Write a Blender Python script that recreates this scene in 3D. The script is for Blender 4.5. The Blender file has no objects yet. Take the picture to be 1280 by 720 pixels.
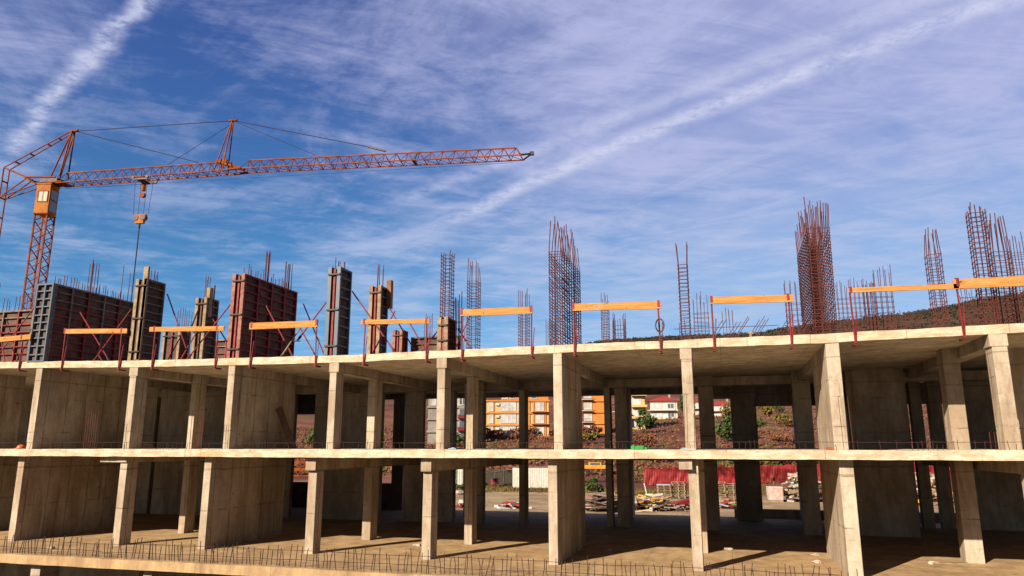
import bpy, bmesh, math, random
from mathutils import Vector, Matrix
rnd = random.Random(11)
sc = bpy.context.scene
COL = sc.collection
R = math.radians

# ------------------------------------------------------------------ helpers
class MB:
    """collects boxes, bars and faces; build() links them as one mesh object"""
    def __init__(s): s.v = []; s.f = []
    def face(s, pts):
        b = len(s.v); s.v += [tuple(p) for p in pts]; s.f.append(tuple(range(b, b+len(pts))))
    def box(s, x0, x1, y0, y1, z0, z1):
        b = len(s.v)
        s.v += [(x0,y0,z0),(x1,y0,z0),(x1,y1,z0),(x0,y1,z0),(x0,y0,z1),(x1,y0,z1),(x1,y1,z1),(x0,y1,z1)]
        s.f += [tuple(b+i for i in q) for q in ((0,3,2,1),(4,5,6,7),(0,1,5,4),(1,2,6,5),(2,3,7,6),(3,0,4,7))]
        return s
    def obox(s, c, u, v, w):
        c, u, v, w = Vector(c), Vector(u), Vector(v), Vector(w); b = len(s.v)
        for k in (-1, 1):
            for i, j in ((-1,-1),(1,-1),(1,1),(-1,1)): s.v.append(tuple(c+u*i+v*j+w*k))
        s.f += [tuple(b+i for i in q) for q in ((0,3,2,1),(4,5,6,7),(0,1,5,4),(1,2,6,5),(2,3,7,6),(3,0,4,7))]
        return s
    def bar(s, p, q, r, n=4, r2=None):
        p, q = Vector(p), Vector(q); d = (q-p)
        if d.length < 1e-6: return s
        d.normalize(); a = Vector((0,0,1)) if abs(d.z) < .9 else Vector((1,0,0))
        u = d.cross(a).normalized(); w = d.cross(u); b = len(s.v); r2 = r if r2 is None else r2
        for pt, rr in ((p, r), (q, r2)):
            for i in range(n):
                t = 2*math.pi*(i+.5)/n; s.v.append(tuple(pt+(u*math.cos(t)+w*math.sin(t))*rr))
        for i in range(n): s.f.append((b+i, b+(i+1)%n, b+n+(i+1)%n, b+n+i))
        s.f.append(tuple(b+i for i in reversed(range(n)))); s.f.append(tuple(b+n+i for i in range(n)))
        return s
    def path(s, pts, r, n=4, closed=False):
        pts = list(pts)
        if closed: pts.append(pts[0])
        for a, c in zip(pts, pts[1:]): s.bar(a, c, r, n)
        return s
    def mesh(s, name, m, org=(0,0,0)):
        me = bpy.data.meshes.new(name)
        me.from_pydata([(x-org[0], y-org[1], z-org[2]) for x, y, z in s.v], [], s.f)
        me.materials.append(m); me.update(); return me
    def build(s, name, m, parent=None, org=(0,0,0), bevel=0, smooth=False, kind=None, label=None):
        me = s.mesh(name, m, org)
        if smooth:
            for p in me.polygons: p.use_smooth = True
        o = bpy.data.objects.new(name, me); COL.objects.link(o)
        if parent: o.parent = parent
        else: o.location = org
        if bevel:
            b = o.modifiers.new('bevel', 'BEVEL'); b.width = bevel; b.segments = 2; b.limit_method = 'ANGLE'
        if kind: o['kind'] = kind
        if label: o['label'] = label
        return o

def thing(name, label, cat, loc=(0,0,0), rz=0, group=None):
    o = bpy.data.objects.new(name, None); COL.objects.link(o); o.empty_display_size = .2
    o.location = loc; o.rotation_euler = (0, 0, rz); o['label'] = label; o['category'] = cat
    if group: o['group'] = group
    return o
def tag(o, label, cat, group=None):
    o['label'] = label; o['category'] = cat
    if group: o['group'] = group
    return o
def inst(name, me, parent, loc=(0,0,0), rot=None):
    o = bpy.data.objects.new(name, me); COL.objects.link(o); o.parent = parent; o.location = loc
    if rot: o.rotation_euler = rot
    return o
def lerp(a, b, t): return a+(b-a)*t
def table(x, pts):
    if x <= pts[0][0]: return pts[0][1]
    for (a, p), (b, q) in zip(pts, pts[1:]):
        if x <= b: return lerp(p, q, (x-a)/(b-a))
    return pts[-1][1]

# ------------------------------------------------------------------ materials
class NT:
    def __init__(s, tree): s.t = tree; s.n = tree.nodes; s.l = tree.links
    def add(s, kind, **kw):
        n = s.n.new(kind)
        for k, v in kw.items(): setattr(n, k, v)
        return n
    def put(s, sock, val):
        if isinstance(val, bpy.types.NodeSocket): s.l.new(val, sock)
        else: sock.default_value = val
    def math(s, op, a, b=0.0, c=None, clamp=False):
        n = s.add('ShaderNodeMath', operation=op, use_clamp=clamp); s.put(n.inputs[0], a); s.put(n.inputs[1], b)
        if c is not None: s.put(n.inputs[2], c)
        return n.outputs[0]
    def step(s, x, lo, hi, a=0.0, b=1.0):
        n = s.add('ShaderNodeMapRange', interpolation_type='SMOOTHSTEP')
        s.put(n.inputs[0], x); s.put(n.inputs[1], lo); s.put(n.inputs[2], hi); s.put(n.inputs[3], a); s.put(n.inputs[4], b)
        return n.outputs[0]
    def mix(s, f, a, b, mode='MIX'):
        n = s.add('ShaderNodeMix', data_type='RGBA', blend_type=mode); s.put(n.inputs[0], f)
        for k, v in ((6, a), (7, b)):
            s.put(n.inputs[k], v if isinstance(v, bpy.types.NodeSocket) else (*v[:3], 1))
        return n.outputs[2]
    def noise(s, vec, scale, detail=4, rough=.55, dist=0):
        n = s.add('ShaderNodeTexNoise'); n.inputs['Scale'].default_value = scale; n.inputs['Detail'].default_value = detail
        n.inputs['Roughness'].default_value = rough; n.inputs['Distortion'].default_value = dist
        s.put(n.inputs['Vector'], vec); return n.outputs[0]
    def scale(s, vec, sx, sy, sz):
        n = s.add('ShaderNodeMapping'); s.put(n.inputs[0], vec); n.inputs[3].default_value = (sx, sy, sz); return n.outputs[0]

def new_mat(name):
    m = bpy.data.materials.new(name); m.use_nodes = True; t = NT(m.node_tree)
    b = [n for n in t.n if n.type == 'BSDF_PRINCIPLED'][0]
    pos = t.add('ShaderNodeNewGeometry').outputs['Position']
    return m, t, b, pos
def mat(name, col, col2=None, scale=6, rough=.7, metal=0, bump=.15, spec=.3, fine=40, lo=.35, hi=.65, bdist=.01):
    m, t, b, pos = new_mat(name)
    K = .74; col = tuple(c*K for c in col); col2 = tuple(c*K for c in col2) if col2 else tuple(c*.6 for c in col)
    f = t.step(t.noise(pos, scale, 6, .62), lo, hi)
    c = t.mix(f, col2, col)
    c = t.mix(t.step(t.noise(pos, fine, 3), .35, .75, 0, .35), c, tuple(x*.55 for x in col2))
    t.put(b.inputs['Base Color'], c); b.inputs['Roughness'].default_value = rough; b.inputs['Metallic'].default_value = metal
    b.inputs['Specular IOR Level'].default_value = spec
    if bump:
        bp = t.add('ShaderNodeBump'); bp.inputs['Strength'].default_value = bump; bp.inputs['Distance'].default_value = bdist
        t.put(bp.inputs['Height'], t.noise(pos, fine, 5)); t.put(b.inputs['Normal'], bp.outputs[0])
    return m

def concrete(name, light, dark, stain=.8, panel=True):
    m, t, b, pos = new_mat(name)
    sep = t.add('ShaderNodeSeparateXYZ'); t.put(sep.inputs[0], pos); X, Y, Z = sep.outputs
    grain = t.noise(t.scale(pos, 1.6, 1.6, .55), 1.0, 8, .66)
    c = t.mix(t.step(grain, .32, .66), dark, light)
    c = t.mix(t.step(t.noise(t.scale(pos, 1, 1, .6), 7, 7, .7), .40, .75, 0, .42), c, tuple(x*.66 for x in dark))
    c = t.mix(t.step(t.noise(pos, 45, 3, .6), .5, .8, 0, .35), c, tuple(x*.6 for x in dark))
    # vertical run marks
    st = t.noise(t.scale(pos, 4.5, 4.5, .22), 1.0, 6, .62)
    c = t.mix(t.math('MULTIPLY', t.step(st, .53, .68, 0, .85*stain), t.step(t.noise(pos, .55, 4), .42, .62)), c, (.13, .08, .048))
    st2 = t.noise(t.scale(pos, 2.1, 2.1, .35), 1.3, 6, .7)
    c = t.mix(t.step(st2, .60, .74, 0, .5*stain), c, (.08, .052, .035))
    rs = t.math('MULTIPLY', t.step(t.noise(t.scale(pos, 1.3, 1.3, .5), 1.1, 4), .56, .68), t.step(t.noise(pos, 9, 3), .4, .7))
    c = t.mix(t.math('MULTIPLY', rs, .6*stain), c, (.36, .16, .04))
    if name.startswith('slab_edge'):
        c = t.mix(t.step(t.noise(t.scale(pos, .8, 1, 2.5), 2.2, 7, .7), .36, .64), dark, light)
        c = t.mix(t.step(t.noise(t.scale(pos, 1.2, 1, 3), 5, 6, .7), .5, .74, 0, .7), c, tuple(x*.5 for x in dark))
        c = t.mix(t.step(t.noise(t.scale(pos, .55, 1, 1), 1.0, 3), .58, .66, 0, .45), c, (.42, .22, .07))
        c = t.mix(t.step(st, .62, .72, 0, .5), c, (.13, .08, .048))
    if panel:   # joints left by the form boards
        wob = t.math('MULTIPLY', t.noise(pos, 2.0, 3), .05)
        def joint(v, k, w, nz, lo):
            f = t.math('FRACT', t.math('ADD', t.math('MULTIPLY', v, k), wob))
            return t.math('MULTIPLY', t.step(t.math('ABSOLUTE', t.math('SUBTRACT', f, .5)), 0, w, 1, 0), t.step(t.noise(pos, nz, 5, .65), lo, lo+.16))
        ln = t.math('MAXIMUM', joint(Y, 1.18, .035, 1.9, .34), joint(Z, .82, .022, 2.3, .44))
        ln = t.math('MAXIMUM', ln, t.math('MULTIPLY', joint(Z, 4.0, .09, 3.0, .48), .35))
        c = t.mix(t.math('MULTIPLY', ln, .8), c, (.075, .045, .028))
        hy = t.math('SUBTRACT', t.math('FRACT', t.math('MULTIPLY', Y, .95)), .5); hz = t.math('SUBTRACT', t.math('FRACT', t.math('MULTIPLY', Z, 1.05)), .5)
        hd = t.math('SQRT', t.math('ADD', t.math('MULTIPLY', hy, hy), t.math('MULTIPLY', hz, hz)))
        tie = t.math('MULTIPLY', t.step(hd, .018, .032, 1, 0), t.step(t.noise(pos, 1.4, 2), .44, .5))
        c = t.mix(t.math('MULTIPLY', tie, .85), c, (.05, .03, .022))
        pj = t.math('ADD', t.math('SUBTRACT', t.math('FRACT', t.math('DIVIDE', t.math('ADD', Z, .62), 3.0)), 0), t.math('MULTIPLY', wob, .25))
        c = t.mix(t.step(t.math('ABSOLUTE', t.math('SUBTRACT', pj, .012)), 0, .010, .55, 0), c, (.09, .055, .035))
        # each form board left a slightly different tone
        fl = t.add('ShaderNodeCombineXYZ'); t.put(fl.inputs[0], t.math('FLOOR', t.math('ADD', t.math('ADD', t.math('MULTIPLY', Y, 1.18), .5), wob))); t.put(fl.inputs[1], t.math('FLOOR', t.math('MULTIPLY', X, 1.3)))
        wnz = t.add('ShaderNodeTexWhiteNoise'); t.put(wnz.inputs[0], fl.outputs[0])
        c = t.mix(t.math('MULTIPLY', wnz.outputs[0], .28), c, tuple(x*.7 for x in dark))
    else:
        f = t.math('FRACT', t.math('MULTIPLY', X, .43))
        ln = t.math('MULTIPLY', t.step(f, 0, .012, 1, 0), t.step(t.noise(pos, 3, 3), .4, .5))
        c = t.mix(t.math('MULTIPLY', ln, .7), c, (.09, .055, .03))
    holes = t.step(t.noise(pos, 38, 2, .5), .70, .76)
    c = t.mix(t.math('MULTIPLY', holes, .6), c, (.10, .07, .05))
    t.put(b.inputs['Base Color'], c); b.inputs['Roughness'].default_value = .88; b.inputs['Specular IOR Level'].default_value = .2
    bp = t.add('ShaderNodeBump'); bp.inputs['Strength'].default_value = .45; bp.inputs['Distance'].default_value = .015
    h = t.math('SUBTRACT', t.noise(pos, 14, 7, .65), t.math('MULTIPLY', holes, .5))
    t.put(bp.inputs['Height'], h); t.put(b.inputs['Normal'], bp.outputs[0])
    return m

M = {}
M['concrete'] = concrete('concrete', (.475, .405, .325), (.285, .215, .155))
M['floor'] = concrete('dusty_floor', (.44, .305, .165), (.28, .18, .10), .6, False)
M['edge'] = concrete('slab_edge_concrete', (.56, .475, .37), (.37, .29, .20), .9, False)
M['rust'] = mat('rusty_steel', (.16, .036, .024), (.07, .021, .022), 9, .8, .1, 0)
M['oldrust'] = mat('dark_rusted_bar', (.075, .03, .024), (.035, .017, .016), 9, .85, 0, 0)
M['red'] = mat('red_painted_steel', (.33, .022, .026), (.16, .014, .018), 7, .55, 0, .1)
M['plank'] = mat('orange_wood', (.66, .29, .055), (.47, .175, .028), 3, .65, 0, .2)
def plank_mat():
    m, t, b, pos = new_mat('weathered_orange_wood')
    g = t.noise(t.scale(pos, .7, 6, 14), 2.2, 7, .65, .6)
    c = t.mix(t.step(g, .32, .66), (.31, .12, .03), (.50, .235, .07))
    c = t.mix(t.step(t.noise(t.scale(pos, 1.1, 3, 3), 1.6, 4), .56, .72, 0, .55), c, (.42, .27, .13))
    c = t.mix(t.step(t.noise(t.scale(pos, 2.2, 5, 5), 1.7, 2), .66, .72, 0, .85), c, (.10, .035, .012))
    t.put(b.inputs['Base Color'], c); b.inputs['Roughness'].default_value = .75; b.inputs['Specular IOR Level'].default_value = .15
    return m
M['plank'] = plank_mat()
M['timber'] = mat('pale_timber', (.40, .30, .185), (.25, .165, .10), 5, .75, 0, .2)
M['ply'] = mat('dark_plywood', (.155, .09, .07), (.075, .042, .035), 2.2, .75, 0, .2)
M['blue'] = mat('blue_painted_steel', (.075, .15, .25), (.15, .145, .15), 4, .5, .1, .1)
M['steelgrey'] = mat('grey_form_steel', (.27, .20, .165), (.13, .085, .075), 5, .6, .2, .1)
M['darkred'] = mat('dark_red_form_steel', (.33, .026, .034), (.16, .022, .026), 5, .6, .1, .1)
M['pinkred'] = mat('faded_red_steel', (.36, .19, .13), (.27, .06, .045), 6, .65, 0, .1)
M['crane'] = mat('orange_crane_paint', (.36, .08, .008), (.18, .035, .006), 1.5, .65, 0, .05, .1)
M['cab'] = mat('yellow_orange_cab_paint', (.50, .17, .012), (.36, .10, .01), 1.5, .6, 0, .05, .15)
M['cable'] = mat('dark_cable', (.03, .022, .025), (.02, .016, .02), 5, .8, 0, 0)
M['darkmetal'] = mat('dark_greasy_metal', (.07, .05, .045), (.04, .03, .03), 5, .5, .5, 0)

def glass_mat(name, col, rough=.08):
    m, t, b, pos = new_mat(name)
    t.put(b.inputs['Base Color'], t.mix(t.noise(pos, .9, 2), tuple(c*.45 for c in col), col))
    b.inputs['Roughness'].default_value = rough; b.inputs['Specular IOR Level'].default_value = .8
    return m
M['glass'] = glass_mat('window_glass', (.10, .13, .17))
M['cabglass'] = glass_mat('cab_glass', (.42, .43, .36), .2)
M['curtain'] = mat('white_curtained_window', (.70, .68, .66), (.42, .42, .46), .7, .4, 0, 0)
M['white'] = mat('white_paint', (.76, .73, .67), (.62, .58, .52), 3, .6, 0, .05)
M['yellowwall'] = mat('yellow_render', (.70, .50, .22), (.62, .42, .17), .6, .85, 0, .05)
M['orangewall'] = mat('orange_render', (.68, .26, .06), (.60, .21, .05), .6, .85, 0, .05)
M['greywall'] = mat('grey_render', (.38, .35, .32), (.28, .25, .23), .6, .85, 0, .05)
M['redroof'] = mat('red_roof_tile', (.42, .05, .035), (.28, .04, .03), 3, .8, 0, .2)
M['tarp'] = mat('red_tarpaulin', (.36, .026, .028), (.22, .016, .02), 1.6, .55, 0, .3, bdist=.05)
M['yellow'] = mat('yellow_machine_paint', (.75, .42, .03), (.5, .27, .03), 3, .5, 0, .05)
M['brick'] = mat('wrapped_pink_brick', (.55, .29, .25), (.68, .52, .50), 4, .5, 0, .1)
M['rubble'] = mat('pale_rubble', (.62, .54, .45), (.38, .26, .19), 3, .9, 0, .3)
M['green'] = mat('green_plastic', (.04, .36, .07), (.03, .26, .05), 6, .45, 0, .05)
M['bluebag'] = mat('pale_blue_plastic', (.30, .45, .62), (.55, .60, .64), 8, .5, 0, .1)
M['orangeplastic'] = mat('orange_plastic', (.85, .17, .04), (.75, .13, .03), 6, .35, 0, 0)
M['leaf'] = mat('green_leaf', (.085, .14, .028), (.045, .075, .018), 1.1, .7, 0, 0)
M['leafdry'] = mat('rust_brown_leaf', (.27, .11, .05), (.16, .06, .035), .35, .85, 0, 0)
M['leafyellow'] = mat('olive_yellow_leaf', (.22, .17, .035), (.13, .09, .025), .6, .8, 0, 0)
M['bark'] = mat('bark', (.10, .065, .045), (.06, .04, .03), 5, .9, 0, .2)

# ground: gravelly yard near the frame, dry scrubby slope behind
def ground_mat():
    m, t, b, pos = new_mat('dry_ground')
    sep = t.add('ShaderNodeSeparateXYZ'); t.put(sep.inputs[0], pos); X, Y, Z = sep.outputs
    yard = t.mix(t.step(t.noise(pos, .35, 6), .35, .65), (.24, .165, .10), (.36, .265, .16))
    yard = t.mix(t.step(t.noise(pos, 4, 5), .45, .7, 0, .5), yard, (.14, .10, .07))
    dry = t.mix(t.step(t.noise(pos, .05, 8, .68), .38, .62), (.10, .036, .028), (.19, .085, .056))
    dry = t.mix(t.step(t.noise(pos, .022, 7, .62), .54, .66, 0, .8), dry, (.075, .066, .022))
    far = t.add('ShaderNodeVectorMath', operation='LENGTH'); t.put(far.inputs[0], pos)
    dry = t.mix(t.step(far.outputs['Value'], 330, 480, 0, .8), dry, (.038, .032, .016))
    dry = t.mix(t.step(t.noise(pos, .4, 6, .7), .48, .66, 0, .6), dry, (.05, .026, .018))
    dark_front = t.mix(t.noise(pos, .5, 5), (.09, .06, .04), (.14, .10, .065))  # front ground, mostly out of view, darkened to cut bounce into the bays
    yard = t.mix(t.step(Y, 6, 14), dark_front, yard)
    f = t.step(t.math('ADD', Y, t.math('MULTIPLY', t.noise(pos, .12, 4), 9)), 58, 66)
    c = t.mix(f, yard, dry)
    t.put(b.inputs['Base Color'], c); b.inputs['Roughness'].default_value = .95; b.inputs['Specular IOR Level'].default_value = .1
    bp = t.add('ShaderNodeBump'); bp.inputs['Strength'].default_value = .6; bp.inputs['Distance'].default_value = .3
    t.put(bp.inputs['Height'], t.noise(pos, .9, 8, .7)); t.put(b.inputs['Normal'], bp.outputs[0])
    return m
M['ground'] = ground_mat()

# ------------------------------------------------------------------ camera
CAM = (0, -20.934, .096); PSI = .2763; PITCH = .2112; F = 921.55
cd = bpy.data.cameras.new('camera'); cam = bpy.data.objects.new('camera', cd); COL.objects.link(cam)
cam.location = CAM; cam.rotation_euler = (math.pi/2+PITCH, 0, PSI)
cd.sensor_width = 36; cd.lens = F/1280*36; cd.clip_end = 20000; cd.clip_start = .1
sc.camera = cam

# ------------------------------------------------------------------ terrain
AZR = [(-180,.03),(-90,.05),(-50,.076),(-30,.093),(-15.8,.114),(-10.8,.132),(-9.5,.137),(-8.2,.14),(-3.9,.142),(2.7,.141),(4.3,.147),(8.4,.153),(12.2,.158),(13.9,.160),(16.8,.167),(19.5,.170),(40,.18),(90,.06),(180,.03)]
AZS = [(-60,.045),(-20,.056),(-15.8,.06),(-4,.076),(3.5,.082),(20,.086),(60,.05)]
def gz(x, y):
    dx, dy = x-CAM[0], y-CAM[1]; r = math.hypot(dx, dy); az = math.degrees(math.atan2(dx, dy))
    z = lerp(-6.4, -4.6, min(1, max(0, (y-2)/12.0)))
    if dy > 0:
        w = max(0., min(1., (70-abs(az))/20))
        if r > 80: z += table(az, AZS)*w*(min(r, 330)-80)
        if r > 330:
            t = min(1, (r-330)/520.); top = table(az, AZR)*850+CAM[2]
            z = lerp(z, top, w*t)
        if r > 850:
            t = min(1, (r-850)/1500.); z = lerp(z, -10, t*t*(3-2*t))
        if r > 85:
            amp = min(1, (r-85)/200.)*(1.0 if r < 400 else 1.6)
            z += amp*(math.sin(x*.045+1.3)*math.cos(y*.037)*.55+math.sin(x*.013-y*.021)*.8)
    return z
def build_ground():
    rs = [0, 4, 8, 12, 16, 20, 24, 28, 32, 35, 38, 42, 48, 55, 62, 70, 76, 80, 86, 95]
    r = 95
    while r < 1000: r *= 1.045; rs.append(r)
    rs += [1150, 1400, 1700, 2100, 2600, 4000, 7000]
    azs = []; a = -180.
    while a < 180: azs.append(a); a += .6 if -62 < a < 45 else 4
    mb = MB(); n = len(azs)
    for i, r in enumerate(rs):
        for a in azs:
            x, y = CAM[0]+r*math.sin(R(a)), CAM[1]+r*math.cos(R(a)); mb.v.append((x, y, gz(x, y)))
    for i in range(len(rs)-1):
        for j in range(n):
            k = (j+1) % n; q = (i*n+j, (i+1)*n+j, (i+1)*n+k, i*n+k)
            mb.f.append(q if i else (q[0], q[1], q[2]))
    o = mb.build('ground', M['ground'], smooth=True, kind='structure')
build_ground()

# ------------------------------------------------------------------ the concrete frame
SAG = [(-45,.12),(-25.5,.12),(-19.8,0),(-15.3,-.06),(-11.2,-.09),(-7.2,-.04),(-3,-.01),(2.8,0),(4,.04),(7.3,.09),(17,.12)]
def sag(x): return table(x, SAG)
frame = thing('unfinished_building', 'unfinished concrete building frame of bare slabs, columns and walls filling the lower half', 'building', (0,0,-6.4))
FO = (0,0,-6.4)
def slab(name, yf, yb, zt, th, x0, x1, m, sagf=None):
    mb = MB(); xs = []; x = x0
    while x < x1: xs.append(x); x += .22
    xs.append(x1); n = len(xs)
    jy = [rnd.uniform(-.011, .011) for _ in xs]; jt = [rnd.uniform(-.009, .009) for _ in xs]; jb = [rnd.uniform(-.006, .006) for _ in xs]
    for i in range(1, n): jy[i] = .6*jy[i-1]+jy[i]; jt[i] = .6*jt[i-1]+jt[i]; jb[i] = .6*jb[i-1]+jb[i]
    for i, x in enumerate(xs):
        s = sagf(x) if sagf else 0
        mb.v += [(x, yf+jy[i], zt+s+jt[i]), (x, yf+jy[i], zt-th+s+jb[i]), (x, yb, zt-th+s), (x, yb, zt+s)]
    for i in range(n-1):
        a, b = 4*i, 4*i+4
        mb.f += [(a, a+1, b+1, b), (a+1, a+2, b+2, b+1), (a+2, a+3, b+3, b+2), (a+3, a, b, b+3)]
    mb.f += [(0, 3, 2, 1), (4*n-4, 4*n-3, 4*n-2, 4*n-1)]
    return mb.build(name, m, frame, FO)
YB = 14.9
slab_top = slab('slab', 0, YB, 3.0, .23, -44, 16, M['edge'], sag)
slab_mid = slab('slab', -1.0, YB, 0, .23, -44, 16, M['edge'])
slab_low = slab('slab', -3.05, YB, -3.0, .25, -44, 16, M['floor'])

def column(x0, x1, y0, y1, z0, z1, name='column'):
    return MB().box(x0, x1, y0, y1, z0, z1).build(name, M['concrete'], frame, FO, bevel=.012)
def upper(x0, x1, y0, y1, name='column'): return column(x0, x1, y0, y1, -.03, 2.80+sag((x0+x1)/2), name)
def lower(x0, x1, y0, y1, name='column'): return column(x0, x1, y0, y1, -3.03, -.20, name)
# front row, upper storey
upper(-27.9, -27.6, .03, 2.95, 'wall'); upper(-23.81, -23.53, .03, 4.4, 'wall'); upper(-19.66, -19.39, .03, .60)
upper(-15.71, -15.46, .03, 3.72, 'wall'); upper(-11.95, -11.71, .03, .50); upper(-8.30, -8.05, .03, .55)
upper(-4.70, -4.44, .03, 3.08, 'wall'); upper(-1.06, -.77, .03, .55); upper(2.69, 3.03, .03, 3.34, 'wall'); upper(6.56, 6.90, .03, .55)
upper(7.85, 9.9, 3.4, 3.65, 'wall')
# front row, lower storey
lower(-27.4, -27.1, -.67, 2.95, 'wall'); lower(-23.26, -22.99, -.67, 3.55, 'wall'); lower(-19.0, -18.73, -.67, -.18); lower(-15.79, -15.53, -.67, 3.51, 'wall')
lower(-12.09, -11.81, -.67, -.24); lower(-8.39, -8.12, -.67, -.17); lower(-4.72, -4.47, -.67, 3.51, 'wall')
lower(-.98, -.72, -.67, -.2); lower(2.67, 3.0, -.67, 3.42, 'wall'); lower(6.75, 7.08, -.67, -.1)
# second row
for a, b in ((-19.30, -19.06), (-11.95, -11.66), (-8.30, -8.06), (6.12, 6.55), (-.95, -.68)):
    if a != -.95: upper(a, b, 2.72, 3.28)
    lower(a-.02, b, 2.72, 3.25)
# third row, rear walls and added light-blocking walls, the same on both storeys
REAR = [(-8.22,-7.98,9.1,9.75,'column'),(-4.66,-4.42,9.15,9.7,'column'),(-4.25,-3.76,9.3,10.3,'wall'),(-.93,-.36,8.95,9.25,'wall'),(2.50,3.12,8.4,8.7,'wall'),
    (4.38,6.33,8.7,8.95,'wall'),(.30,1.36,13.2,13.6,'wall'),(-36,-26.30,9.0,9.25,'wall'),(-26.09,-18.75,9.0,9.25,'wall'),(-17.72,-14.40,9.0,9.25,'wall'),
    (-16.20,-15.58,14.05,14.5,'column'),(-13.28,-12.45,9.0,9.25,'wall'),(-11.84,-11.06,9.0,9.4,'wall'),(-10.45,-9.62,8.6,9.0,'column'),
    (6.31,7.05,11.9,12.3,'wall'),(7.16,7.57,11.9,12.3,'wall'),(7.81,8.27,11.9,12.3,'wall'),(8.47,15.9,11.9,12.3,'wall'),(6.02,6.30,9.0,13.6,'wall'),
    (5.1,5.3,8.96,14.4,'wall'),(2.93,3.1,8.71,14.4,'wall'),(-4.26,-4.16,10.31,14.4,'wall'),(-17.5,-17.25,9.26,14.4,'wall'),(-23.1,-22.85,9.26,14.4,'wall'),(-31,-30.8,9.26,14.4,'wall'),(-44,-36.1,9,9.25,'wall'),(-43.8,-30.75,14.0,14.4,'wall'),(-30.45,-21.95,14.0,14.4,'wall')]  # cross walls and left rear infill are added, unseen, to darken the bays
for a, b, c, d, n in REAR:
    upper(a, b, c, d, n); lower(a, b, c, d, n)
# rear band of wall under the roof slab
for a, b, zb in ((-36,-18.9,1.76),(-18.9,-.5,2.47),(-.5,1.2,2.22),(1.2,15,1.86)):
    MB().box(a, b, 14.55, 14.82, zb, 2.79+sag(a)).build('beam', M['concrete'], frame, FO, bevel=.01)
for a, b in ((-36, 15),):
    MB().box(a, b, 14.55, 14.82, -.55, -.2).build('beam', M['concrete'], frame, FO, bevel=.01)
# downstand beams running back from the columns
for x0, x1, y1 in ((-19.68,-19.34,9),(-11.97,-11.64,9),(-8.32,-8.0,9),(-1.08,-.77,.75),(6.52,6.92,9),(-15.68,-15.48,9),(2.71,3.0,9),(-4.68,-4.46,9),(-23.79,-23.55,9)):
    y0 = .012
    if x1-x0 < .25 or x0 == 2.71: y0 = .3
    MB().box(x0-.006, x1+.006, y0, y1, 2.46+sag(x0), 2.8+sag(x0)).build('beam', M['concrete'], frame, FO, bevel=.01)
for x0, x1, y0, zb in ((-19.75,-18.70,-.75,-.42),(-12.13,-11.79,-.8,-.62),(-8.42,-8.10,-.8,-.62),(-1.2,-.86,-.86,-.5),(6.7,7.1,-.78,-.55)):
    MB().box(x0, x1, y0, 9.0, zb, -.2).build('beam', M['concrete'], frame, FO, bevel=.01)
MB().box(-44, 16, 9.02, 9.3, 2.4, 2.74).build('beam', M['concrete'], frame, FO)
# basement storey below the lowest slab
for a, b in ((-23.6,-23.3),(-19.85,-19.5),(-15.87,-15.58),(-12.1,-11.8),(-8.4,-8.1),(-4.7,-4.4),(-1,-.7),(2.7,3)):
    column(a, b, -2.75, -2.2, -6.6, -3.2); column(a, b, 1.2, 1.6, -6.6, -3.2)
MB().box(-44, 16, 3.4, 3.65, -6.6, -3.21).build('wall', M['concrete'], frame, FO)
MB().box(-44, 16, 14.5, 14.85, -6.6, -3.22).build('wall', M['concrete'], frame, FO)
MB().box(-36, -15.0, 14.5, 14.8, -3.03, -1.75).build('parapet', M['concrete'], frame, FO, bevel=.01)
MB().box(.2, 15, 14.5, 14.8, -3.03, -2.62).build('parapet', M['concrete'], frame, FO, bevel=.01)

# starter bars along the lowest slab's edge: the hundred largest as parts, the rest as one part
def bars(parent, xs, y, zb, h, r, hj, lean, name='starter_bar', limit=100):
    data = []
    for x in xs:
        a = Vector((x, y+rnd.uniform(-.03, .03), zb)); hh = h*rnd.uniform(1-hj, 1+hj)
        b = a+Vector((rnd.gauss(0, lean), rnd.gauss(0, lean), hh)); data.append((a, b))
    data.sort(key=lambda p: (p[0]-Vector(CAM)).length)
    rest = MB()
    for i, (a, b) in enumerate(data):
        if i < limit: m_ = a.lerp(b, .55)+Vector((rnd.gauss(0, lean*.3), 0, 0)); MB().path([a, m_, b], r).build(name, M['oldrust'], parent, FO)
        else: rest.bar(a, b, r)
    if rest.v: rest.build(name, M['oldrust'], parent, FO, kind='stuff')
xs = []; x = -25.5
while x < 2.6:
    xs.append(x); x += rnd.choice((.06, .09, .12, .15, .19))
bars(slab_low, xs, -2.85, -3.02, .5, .0105, .2, .045)
def wavy(x0, x1, y, z, amp, r, name, parent, seed=0):
    q = random.Random(seed); pts = []; x = x0; zz = 0
    while x < x1:
        zz = zz*.8+q.gauss(0, amp); pts.append((x, y, z+zz)); x += .6
    MB().path(pts, r).build(name, M['oldrust'], parent, FO)
wavy(-26, 2.5, -2.83, -2.62, .014, .008, 'tie_bar', slab_low, 1); wavy(-26, 2.5, -2.87, -2.80, .014, .008, 'tie_bar', slab_low, 2)
# short bars and a sagging tie bar along the middle slab's edge
xs = []; x = -26.
while x < 8:
    xs.append(x); x += rnd.choice((.14, .2, .35, .5)) if math.sin(x*1.7) < .55 else .11
bars(slab_mid, xs, -.86, -.02, .21, .007, .3, .02)
wavy(-26.5, 8, -.85, .205, .006, .007, 'tie_bar', slab_mid, 3)
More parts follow.
